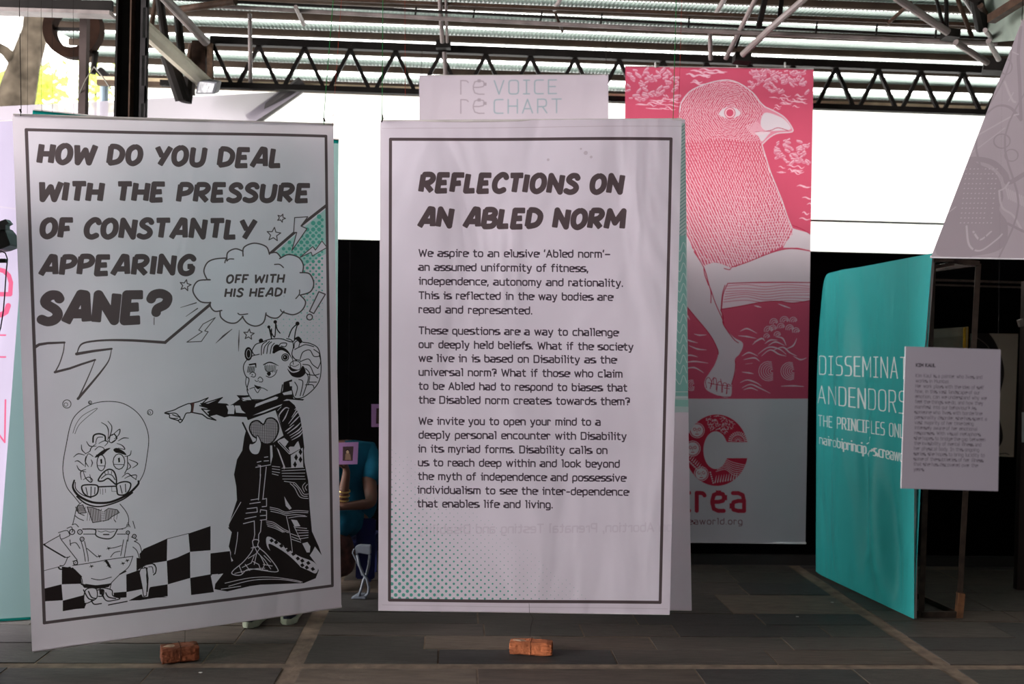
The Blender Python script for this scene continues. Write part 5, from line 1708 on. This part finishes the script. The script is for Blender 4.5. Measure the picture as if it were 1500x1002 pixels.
def brick(px, py, depth, L, W, Hh, rot, label, seed, bmat=brick_m):
    r_ = random.Random(seed)
    g = P(px, py, depth); g.z = 0
    e = empty('brick', g, label, 'brick')
    e.rotation_euler = (0, 0, rot)
    bm = bmesh.new()
    bmesh.ops.create_cube(bm, size=1)
    bmesh.ops.subdivide_edges(bm, edges=bm.edges[:], cuts=7, use_grid_fill=True)
    for v_ in bm.verts:
        c = v_.co
        edge = sum(abs(abs(k_) - 0.5) < 1e-4 for k_ in c)
        c.x *= L; c.y *= W; c.z *= Hh
        am = 0.0015 + (0.005 * r_.random() if edge >= 2 else 0)
        c -= Vector((math.copysign(am, c.x) if edge >= 2 else 0, math.copysign(am, c.y) if edge >= 2 else 0, math.copysign(am, c.z) if edge >= 2 else 0))
        c += Vector((r_.uniform(-1, 1), r_.uniform(-1, 1), r_.uniform(-1, 1))) * 0.0016
        c.z += Hh / 2 + 0.002
    me = bpy.data.meshes.new('brick_body'); bm.to_mesh(me); bm.free(); me.materials.append(bmat)
    o = bpy.data.objects.new('body', me); COL.objects.link(o); o.parent = e
    # crust of old mortar on a corner
    me2 = bpy.data.meshes.new('crust'); bm = bmesh.new()
    bmesh.ops.create_icosphere(bm, subdivisions=2, radius=1)
    for v_ in bm.verts:
        v_.co = Vector((v_.co.x * L * .16, v_.co.y * W * .2, v_.co.z * 0.004)) * r_.uniform(.8, 1.2) + Vector((-L * .28, 0, Hh + 0.001))
    bm.to_mesh(me2); bm.free(); me2.materials.append(chip_m)
    o2 = bpy.data.objects.new('mortar_crust', me2); COL.objects.link(o2); o2.parent = e
    t = MB(); w, h = W / 2 + 0.001, Hh + 0.004
    x = 0.0
    t.tube([(x, -w, 0.002), (x, -w, h), (x, w, h), (x, w, 0.002), (x, -w, 0.002)], 0.0012, 5)
    me3 = bpy.data.meshes.new('tie'); me3.from_pydata([tuple(v_) for v_ in t.v], [], t.f); me3.materials.append(str_d)
    o3 = bpy.data.objects.new('tie_thread', me3); COL.objects.link(o3); o3.parent = e
    return e


brick(778, 951, 4.80, 0.205, 0.085, 0.06, -0.10, 'orange brick hung on a thread below the middle text banner', 3)
brick(263, 961, 4.60, 0.165, 0.105, 0.068, 0.42, 'darker broken brick on the paving below the comic banner', 4, brick_shaded)

# ------------------------------------------------------------------ clamp lamp at the left edge
cl = empty('clamp_lamp', P(-20, 380, 4.5), 'black clamp lamp with a hanging cable at the left edge of the photo', 'lamp')
lm = mat('black_lamp', (0.012, 0.010, 0.010), 0.4)
MB().prism([P(-40, 330, 4.5), P(2, 333, 4.5), P(8, 340, 4.5), P(15, 359, 4.5), P(0, 365, 4.5), P(-40, 372, 4.5)], (0, 0.10, 0)).build('housing', lm, cl, bevel=0.003)
MB().prism([P(0, 324, 4.48), P(8, 321, 4.48), P(13, 327, 4.48), P(8, 330, 4.48), P(8, 336, 4.48), P(-4, 336, 4.48)], (0, 0.04, 0)).build('clamp', mat('lamp_metal', (0.08, 0.075, 0.075), 0.3, 0.7), cl)
MB().bar(P(-60, 383, 4.5), P(9, 382, 4.5), 0.02, 0.018).build('arm', lm, cl)
MB().tube([P(-30, 368, 4.5), P(2, 368, 4.5), P(8, 371, 4.5), P(11, 380, 4.5), P(9, 400, 4.5), P(7, 430, 4.5), P(5, 455, 4.5), P(1, 480, 4.5), P(-12, 520, 4.5)], 0.0028, 8).build('cable', lm, cl)
MB().tube([P(-60, 340, 4.55), at(-60, 4.55, 0.0)], 0.012, 10).build('stand_pole', lm, cl)
for a in range(3):
    q0 = at(-60, 4.55, 0.25); t = a * 2.1 + 1.6
    MB().tube([q0, q0 + Vector((0.25 * math.cos(t), 0.25 * math.sin(t), -0.245))], 0.008, 8).build('stand_leg', lm, cl)

# ------------------------------------------------------------------ hanging photo cards
PINK = (160, 120, 164)


def photo_card(quad, depth, label, seed):
    def dr(cv):
        (x0, y0), (x1, y1) = quad[0], quad[2]
        w, h = x1 - x0, y1 - y0
        q = [(x0 + w * .24, y0 + h * .18), (x0 + w * .80, y0 + h * .17), (x0 + w * .76, y0 + h * .84), (x0 + w * .22, y0 + h * .84)]
        cv.fill(q, (70, 52, 52))
        X, Y = x0 + w * .5, y0 + h * .42
        cv.fill([(X - w * .16, y0 + h * .8), (X - w * .12, Y + 3), (X, Y), (X + w * .14, Y + 4), (X + w * .18, y0 + h * .8)], (140, 112, 92))
        cv.disc(X, Y, w * .09, (190, 160, 130))
        cv.line([(X - w * .1, Y - 2), (X, Y - w * .13), (X + w * .1, Y)], 1.2, (40, 28, 30))
    dd = [depth] * 4
    cv = Canvas(140, 160, PINK, inverse(quad, dd), 4.5); dr(cv)
    e = empty('photo_card', P((quad[0][0] + quad[1][0]) / 2, quad[2][1], depth), label, 'card')
    cloth('print_face', quad, dd, 1, 1, print_mat('photo_card_print', cv, 0, 0), parent=e)
    MB().prism([P(x, y, depth + 0.002) for x, y in quad], (0, 0.002, 0)).build('board', mat('pink_board', (0.5, 0.33, 0.5), 0.8), e)
    MB().tube([P(quad[0][0] + 14, quad[0][1], depth + .001), P(quad[0][0] + 20, -10, depth + .1)], 0.00018, 4).build('thread', clear_m, e)
    return e


photo_card([(496, 648.5), (525, 647.5), (523.5, 680), (496.5, 680.5)], 5.75, 'mauve photo card hanging in front of the person in blue', 1)
photo_card([(544, 592), (575, 592), (575, 626), (544, 625.5)], 5.75, 'mauve photo card half hidden behind the middle banner', 2)

# ------------------------------------------------------------------ people
skin_m = mat('brown_skin', (0.10, 0.040, 0.022), 0.6, var=0.1)
hair_m = mat('black_hair', (0.01, 0.008, 0.008), 0.5)
blue_m = mat('turquoise_cotton', (0.007, 0.08, 0.13), 0.9, spec=0.1, var=0.3, scale=7, bump=0.5, bscale=9)
navy_m = mat('deep_blue_cloth', (0.004, 0.008, 0.07), 0.85, var=0.3)
redb_m = mat('maroon_print_cloth', (0.05, 0.016, 0.012), 0.9, var=0.6, scale=22)
gold_m = mat('gold_bangle', (0.45, 0.30, 0.10), 0.4, 0.8, var=0.2)


def skinned(name, joints, edges, m, parent, levels=2):
    """one continuous surface grown on connected joints [(pos, rx[, ry])]"""
    me = bpy.data.meshes.new(name)
    base = Vector(parent.location)
    me.from_pydata([tuple(Vector(j[0]) - base) for j in joints], edges, [])
    o = bpy.data.objects.new(name, me)
    COL.objects.link(o)
    o.parent = parent
    sk = o.modifiers.new('skin', 'SKIN')
    for i, j in enumerate(joints):
        me.skin_vertices[0].data[i].radius = (j[1], j[2] if len(j) > 2 else j[1])
    me.skin_vertices[0].data[0].use_root = True
    sk.use_smooth_shade = True
    ss = o.modifiers.new('sub', 'SUBSURF')
    ss.levels = ss.render_levels = levels
    me.materials.append(m)
    return o


def chain(js, start=0):
    return [(start + i, start + i + 1) for i in range(len(js) - 1)]


def head(parent, c, r, face, m_skin, m_hair, body_name='head'):
    """shaped head: skull, jaw, nose, ears, eyes; hair shell. face = direction it looks"""
    f = Vector(face).normalized(); sd = f.cross(Vector((0, 0, 1))).normalized(); u = Vector((0, 0, 1))
    base = Vector(parent.location)
    bm = bmesh.new(); bmesh.ops.create_uvsphere(bm, u_segments=24, v_segments=18, radius=1)
    for v_ in bm.verts:
        x, y, z_ = v_.co
        w = 0.76 * (1 - 0.24 * max(0, -z_)); d_ = 0.95
        nose = 0.24 * math.exp(-((x / .13) ** 2 + ((z_ + .12) / .2) ** 2)) if y > 0 else 0
        chin = 0.10 * math.exp(-((x / .3) ** 2 + ((z_ + .85) / .25) ** 2)) if y > -0.2 else 0
        sock = 0.07 * sum(math.exp(-(((x - s_) / .13) ** 2 + ((z_ - .05) / .1) ** 2)) for s_ in (-.32, .32)) if y > 0 else 0
        lip = 0.05 * math.exp(-((x / .22) ** 2 + ((z_ + .48) / .07) ** 2)) if y > 0 else 0
        v_.co = sd * (x * w * r) + f * ((y * d_ + nose + chin - sock + lip) * r) + u * (z_ * 1.15 * r) + c - base
    for s_ in (-1, 1):
        g = bmesh.ops.create_uvsphere(bm, u_segments=8, v_segments=6, radius=1)
        for v_ in g['verts']:
            x, y, z_ = v_.co
            v_.co = sd * (s_ * 0.76 * r + x * .07 * r) + f * (y * .14 * r) + u * (z_ * .24 * r) + c - base
    me = bpy.data.meshes.new(body_name); bm.to_mesh(me); bm.free(); me.materials.append(m_skin)
    o = bpy.data.objects.new(body_name, me); COL.objects.link(o); o.parent = parent
    for p in me.polygons: p.use_smooth = True
    bm = bmesh.new(); bmesh.ops.create_uvsphere(bm, u_segments=24, v_segments=16, radius=1)
    bmesh.ops.delete(bm, geom=[v_ for v_ in bm.verts if (v_.co.y > 0.35 and v_.co.z < 0.5) or v_.co.z < -0.55], context='VERTS')
    for v_ in bm.verts:
        x, y, z_ = v_.co
        k_ = 1.09 + 0.02 * math.sin(9 * x + 7 * z_)
        v_.co = sd * (x * .8 * k_ * r) + f * (y * .97 * k_ * r) + u * (z_ * 1.15 * k_ * r) + c - base
    me = bpy.data.meshes.new('hair'); bm.to_mesh(me); bm.free(); me.materials.append(m_hair)
    o = bpy.data.objects.new('hair', me); COL.objects.link(o); o.parent = parent
    for p in me.polygons: p.use_smooth = True
    em = MB()
    for s_ in (-1, 1):
        ec = c + sd * (s_ * .25 * r) + f * (.86 * r) + u * (.05 * r)
        em.tube([ec - sd * .09 * r, ec - sd * .05 * r, ec + sd * .05 * r, ec + sd * .09 * r], [.01 * r, .06 * r, .06 * r, .01 * r], 8)
    em.build('eyes', mat('dark_eye', (0.02, 0.015, 0.015), 0.3), parent)


def hand(joints, edges, wrist_i, w, dirn, palm_n, curl=0.3, s=1.0):
    """palm and five unequal fingers as chains on the same figure"""
    d = Vector(dirn).normalized(); n = Vector(palm_n).normalized(); sd = d.cross(n).normalized()
    joints.append((w + d * .045 * s, .026 * s, .014 * s)); pi_ = len(joints) - 1
    edges.append((wrist_i, pi_))
    for k_, (off, ln) in enumerate(((-.027, .062), (-.009, .075), (.009, .08), (.027, .07))):
        a = w + d * .085 * s + sd * off * s
        joints.append((a, .0095 * s)); i0 = len(joints) - 1; edges.append((pi_, i0))
        b = a + (d * math.cos(curl) + n * math.sin(curl)) * ln * .55 * s
        joints.append((b, .0085 * s)); edges.append((i0, i0 + 1))
        c = b + (d * math.cos(curl * 2.4) + n * math.sin(curl * 2.4)) * ln * .45 * s
        joints.append((c, .0070 * s)); edges.append((i0 + 1, i0 + 2))
    a = w + d * .03 * s + sd * .034 * s + n * .008 * s
    joints.append((a, .011 * s)); i0 = len(joints) - 1; edges.append((pi_, i0))
    joints.append((a + (d * .7 + sd * .6 + n * .3) * .038 * s, .0095 * s)); edges.append((i0, i0 + 1))
    joints.append((a + (d * 1.3 + sd * .6 + n * .6) * .045 * s, .008 * s)); edges.append((i0 + 1, i0 + 2))


# seated person between the two banners, turned to the left
sx = at(506, 6.15, 0).x
D0_ = 6.15
pz = Vector((sx, D0_, 0))
per = empty('person', pz, 'person seated low in a turquoise dress with gold bangles, between the two big banners', 'person')
pel, ch_, nk = Vector((sx + .03, D0_ + .12, .36)), Vector((sx + .02, D0_ + .06, .74)), Vector((sx - .12, D0_ - .02, .90))
shL, shR = Vector((sx - .12, D0_ - .12, .80)), Vector((sx + .12, D0_ + .12, .80))
hd = Vector((sx - .215, D0_ - .06, 1.02))
J = [(pel, .13), (Vector((sx + .02, D0_ + .1, .55)), .13), (ch_, .14, .12), (nk, .05), (hd, .055)]
E = [(0, 1), (1, 2), (2, 3), (3, 4)]
elL, wrL = P(500, 742, 5.92), P(508, 690, 5.88)
J += [(shL, .058), (elL, .040), (wrL, .024)]; E += [(2, 5), (5, 6), (6, 7)]
hand(J, E, 7, wrL, (-.3, -.1, 1), (-1, 0, .2), .4)
k0 = len(J)
elR, wrR = P(545, 738, 6.0), P(502, 742, 5.88)
J += [(shR, .058), (elR, .038), (wrR, .024)]; E += [(2, k0), (k0, k0 + 1), (k0 + 1, k0 + 2)]
hand(J, E, k0 + 2, wrR, (-1, -.1, -.1), (0, -.3, -1), .4)
k1 = len(J)
for s_, kn, an in ((-1, Vector((sx - .16, D0_ - .22, .44)), Vector((sx - .14, D0_ - .20, .07))), (1, Vector((sx + .02, D0_ - .24, .42)), Vector((sx + .0, D0_ - .18, .07)))):
    h_ = pel + Vector((s_ * .08, -.04, 0)); i0 = len(J)
    J += [(h_, .085), (kn, .058), (an, .034), (an + Vector((-.02, -.11, -.035)), .028, .02)]
    E += [(0, i0), (i0, i0 + 1), (i0 + 1, i0 + 2), (i0 + 2, i0 + 3)]
skinned('body', J, E, skin_m, per)
head(per, hd + Vector((-.01, 0, .03)), .105, (-.8, -.6, -.05), skin_m, hair_m)
# turquoise dress over back, upper arms and lap
J = [(pel + Vector((.0, 0, -.05)), .185, .17), (Vector((sx + .04, D0_ + .1, .55)), .185, .16), (Vector((sx + .04, D0_ + .06, .72)), .175, .15), (Vector((sx - .06, D0_, .82)), .075, .07),
     (shR + Vector((.03, 0, -.02)), .085), (shR.lerp(elR, .65) + Vector((.02, 0, 0)), .075), (shL + Vector((0, 0, -.03)), .08), (shL.lerp(elL, .45), .07)]
E = [(0, 1), (1, 2), (2, 3), (2, 4), (4, 5), (2, 6), (6, 7)]
skinned('dress', J, E, blue_m, per)
lap = []
J = [(pel + Vector((0, -.02, .0)), .15, .13), (Vector((sx - .02, D0_ - .2, .42)), .15, .10), (Vector((sx - .04, D0_ - .24, .32)), .14, .10)]
skinned('lap_cloth', J, [(0, 1), (1, 2)], blue_m, per)
J = [(Vector((sx - .01, D0_ - .20, .36)), .13, .11), (Vector((sx + .01, D0_ - .20, .2)), .14, .12), (Vector((sx + .0, D0_ - .19, .07)), .15, .13)]
skinned('skirt', J, [(0, 1), (1, 2)], redb_m, per)
for k_ in range(3):
    c = wrL.lerp(elL, .55 + k_ * .12); dd = (elL - wrL).normalized()
    bmb = MB(); s1 = dd.orthogonal().normalized(); s2 = dd.cross(s1)
    bmb.tube([c + (s1 * math.cos(t) + s2 * math.sin(t)) * .036 for t in [k * 2 * math.pi / 14 for k in range(15)]], .005, 6)
    bmb.build('bangle', gold_m, per)
st = empty('low_stool', Vector((sx + .04, D0_ + .14, 0)), 'low dark blue draped stool under the seated person', 'stool')
MB().box(sx - .12, sx + .20, D0_ - .02, D0_ + .32, .20, .26).build('seat', navy_m, st, bevel=.01)
for a in (sx - .09, sx + .17):
    for b in (D0_ + .02, D0_ + .28): MB().box(a - .015, a + .015, b - .015, b + .015, 0, .20).build('leg', navy_m, st)
dr_ = hbox(MB(), 0, .001, 0, .001, 0, .001)
MB().box(sx + .10, sx + .215, D0_ - .06, D0_ - .03, 0.03, .40).build('hanging_cloth', navy_m, st, bevel=.008)

# grey stand with crossing curved tubes
gs = empty('walking_aid', at(528, 5.75, 0), 'small pale grey support with crossing curved tubes at the feet of the seated person', 'support')
gm = mat('pale_grey_plastic', (0.15, 0.17, 0.20), 0.5)
dg = 5.72
off = P(529, 849, dg).z
def gp(x, y, dy=0):
    p = P(x, y, dg + dy); p.z = max(p.z - off + .008, .006); return p
MB().tube([gp(524, 785), gp(527, 800), gp(532, 812), gp(538, 820), gp(541, 832), gp(540, 841), gp(536, 845)], .008, 8).build('tube', gm, gs, smooth=True)
MB().tube([gp(542, 785, .03), gp(541, 800, .03), gp(538, 812, .02), gp(533, 822, .02), gp(530, 834), gp(526, 845)], .008, 8).build('tube', gm, gs, smooth=True)
MB().prism([gp(520, 774), gp(526, 771), gp(543, 772), gp(543, 785), gp(526, 782), gp(522, 786)], (0, .05, 0)).build('cuff', gm, gs, bevel=.004)
MB().prism([gp(514, 850), gp(524, 843), gp(535, 843), gp(536, 850)], (0, .05, 0)).build('foot', gm, gs, bevel=.003)
MB().tube([gp(519, 776), gp(517, 782), gp(528, 805), gp(531, 815)], .004, 6).build('strap', gm, gs)

# person standing hidden behind the comic banner: only the shoes show below it
s0 = P(371, 918, 5.20); s1 = P(425, 914, 5.27)
s0.z = s1.z = 0
mid_ = (s0 + s1) / 2 + Vector((0, .16, 0))
sp = empty('person', mid_, 'standing person hidden by the comic banner, only dark trainers with pale soles showing', 'person')
cloth_n = mat('navy_trousers', (0.015, 0.018, 0.04), 0.85)
shirt = mat('grey_shirt', (0.12, 0.12, 0.13), 0.85)
X0, Y0 = mid_.x, mid_.y + .06
hipz = .88
aL, aR = s0 + Vector((.02, .07, .09)), s1 + Vector((.01, .07, .09))
pv = Vector((X0, Y0, hipz))
chs = Vector((X0, Y0 + .01, 1.28)); nkk = Vector((X0, Y0, 1.47)); hdd = Vector((X0, Y0 - .01, 1.56))
J = [(pv, .13, .11), (Vector((X0, Y0, 1.05)), .12, .095), (chs, .15, .11), (nkk, .05), (hdd, .055)]
E = [(0, 1), (1, 2), (2, 3), (3, 4)]
for s_, an in ((-1, aL), (1, aR)):
    i0 = len(J)
    h_ = pv + Vector((s_ * .09, 0, -.06)); kn = h_.lerp(an, .5) + Vector((0, -.02, 0))
    J += [(h_, .085), (kn, .055), (an, .034)]; E += [(0, i0), (i0, i0 + 1), (i0 + 1, i0 + 2)]
    i0 = len(J)
    sh = Vector((X0 + s_ * .19, Y0, 1.38)); el = Vector((X0 + s_ * .23, Y0 + .02, 1.10)); wr = Vector((X0 + s_ * .22, Y0 - .03, .86))
    J += [(sh, .055), (el, .038), (wr, .024)]; E += [(2, i0), (i0, i0 + 1), (i0 + 1, i0 + 2)]
    hand(J, E, i0 + 2, wr, (0, -.15, -1), (-s_, 0, 0), .25)
skinned('body', J, E, skin_m, sp)
head(sp, hdd + Vector((0, 0, .07)), .105, (0, -1, 0), skin_m, hair_m)
skinned('shirt', [(Vector((X0, Y0, .93)), .155, .125), (Vector((X0, Y0, 1.1)), .14, .11), (chs, .17, .125), (Vector((X0, Y0, 1.42)), .08, .07)] + [(Vector((X0 + s_ * .19, Y0, 1.37)), .07) for s_ in (-1, 1)] + [(Vector((X0 + s_ * .22, Y0 + .015, 1.18)), .055) for s_ in (-1, 1)],
        [(0, 1), (1, 2), (2, 3), (2, 4), (2, 5), (4, 6), (5, 7)], shirt, sp)
J = [(Vector((X0, Y0, .93)), .15, .12)]; E = []
for s_, an in ((-1, aL), (1, aR)):
    i0 = len(J); h_ = pv + Vector((s_ * .09, 0, -.06))
    J += [(h_, .10), (h_.lerp(an, .5) + Vector((0, -.02, 0)), .072), (an + Vector((0, 0, .0)), .055)]; E += [(0, i0), (i0, i0 + 1), (i0 + 1, i0 + 2)]
skinned('trousers', J, E, cloth_n, sp)
sole_m = mat('pale_sole', (0.50, 0.55, 0.42), 0.6)
for g_, an_, wd_ in ((s0, -.12, 1), (s1, 0.0, 1)):
    def sh_(f, w, z_):
        c_, s_ = math.cos(an_), math.sin(an_)
        x, y = w * .045, -f * .135 + .06
        return g_ + Vector((x * c_ - y * s_, x * s_ + y * c_, z_))
    out = [(-1, -.6), (-1.0, .6), (-.5, .85), (.2, .85), (.7, 1), (1.0, .6), (1.08, 0), (1.0, -.6), (.7, -1), (.2, -.8), (-.5, -.8)]
    m_ = MB(); m_.prism([sh_(f, w, .001) for f, w in out], (0, 0, .03)); m_.build('shoe_sole', sole_m, sp, bevel=.003)
    mb = MB(); mb.tube([sh_(-1, 0, .055), sh_(-.6, 0, .065), sh_(0, 0, .058), sh_(.6, 0, .045), sh_(1, 0, .035)], [.03, .045, .042, .036, .02], 12)
    mb.build('shoe_upper', mat('navy_shoe', (0.008, 0.01, 0.03), 0.6), sp, smooth=True)

# a few paper scraps on the paving
for px, py, lb in ((1168, 904, 'tiny white scrap on the paving left of the teal banner'), (1219, 883, 'tiny curled white ring on the paving close to the teal banner'), (294, 986, 'tiny pale chip on the paving under the broken brick')):
    h_ = 501 + .02 * (px - 750)
    d_ = EYE * FPX / (py - h_)
    q = P(px, py, d_)
    MBs = MB().prism([q + Vector((a * .009, b * .006, 0)) - Vector((0, 0, q.z - .002)) for a, b in ((-1, -.5), (.4, -1), (1, .3), (0, 1), (-.8, .6))], (0, 0, .002))
    tag(MBs.build('paper_scrap', mat('scrap_white', (0.5, 0.48, 0.45), 0.8), origin=(q.x, d_, 0)), lb, 'scrap')

# repeats of one kind carry one group phrase
GROUPS = {'roof_brace': 'steel struts and braces under the roof', 'gusset_plate': 'joint plates of the roof trusses', 'garden_shrub': 'sunlit bushes outside the hall',
          'brick': 'bricks tied below the banners', 'photo_card': 'mauve photo cards hanging behind the banners', 'paper_scrap': 'tiny scraps on the paving'}
for o in bpy.data.objects:
    k_ = o.name.split('.')[0]
    if o.parent is None and k_ in GROUPS: o['group'] = GROUPS[k_]
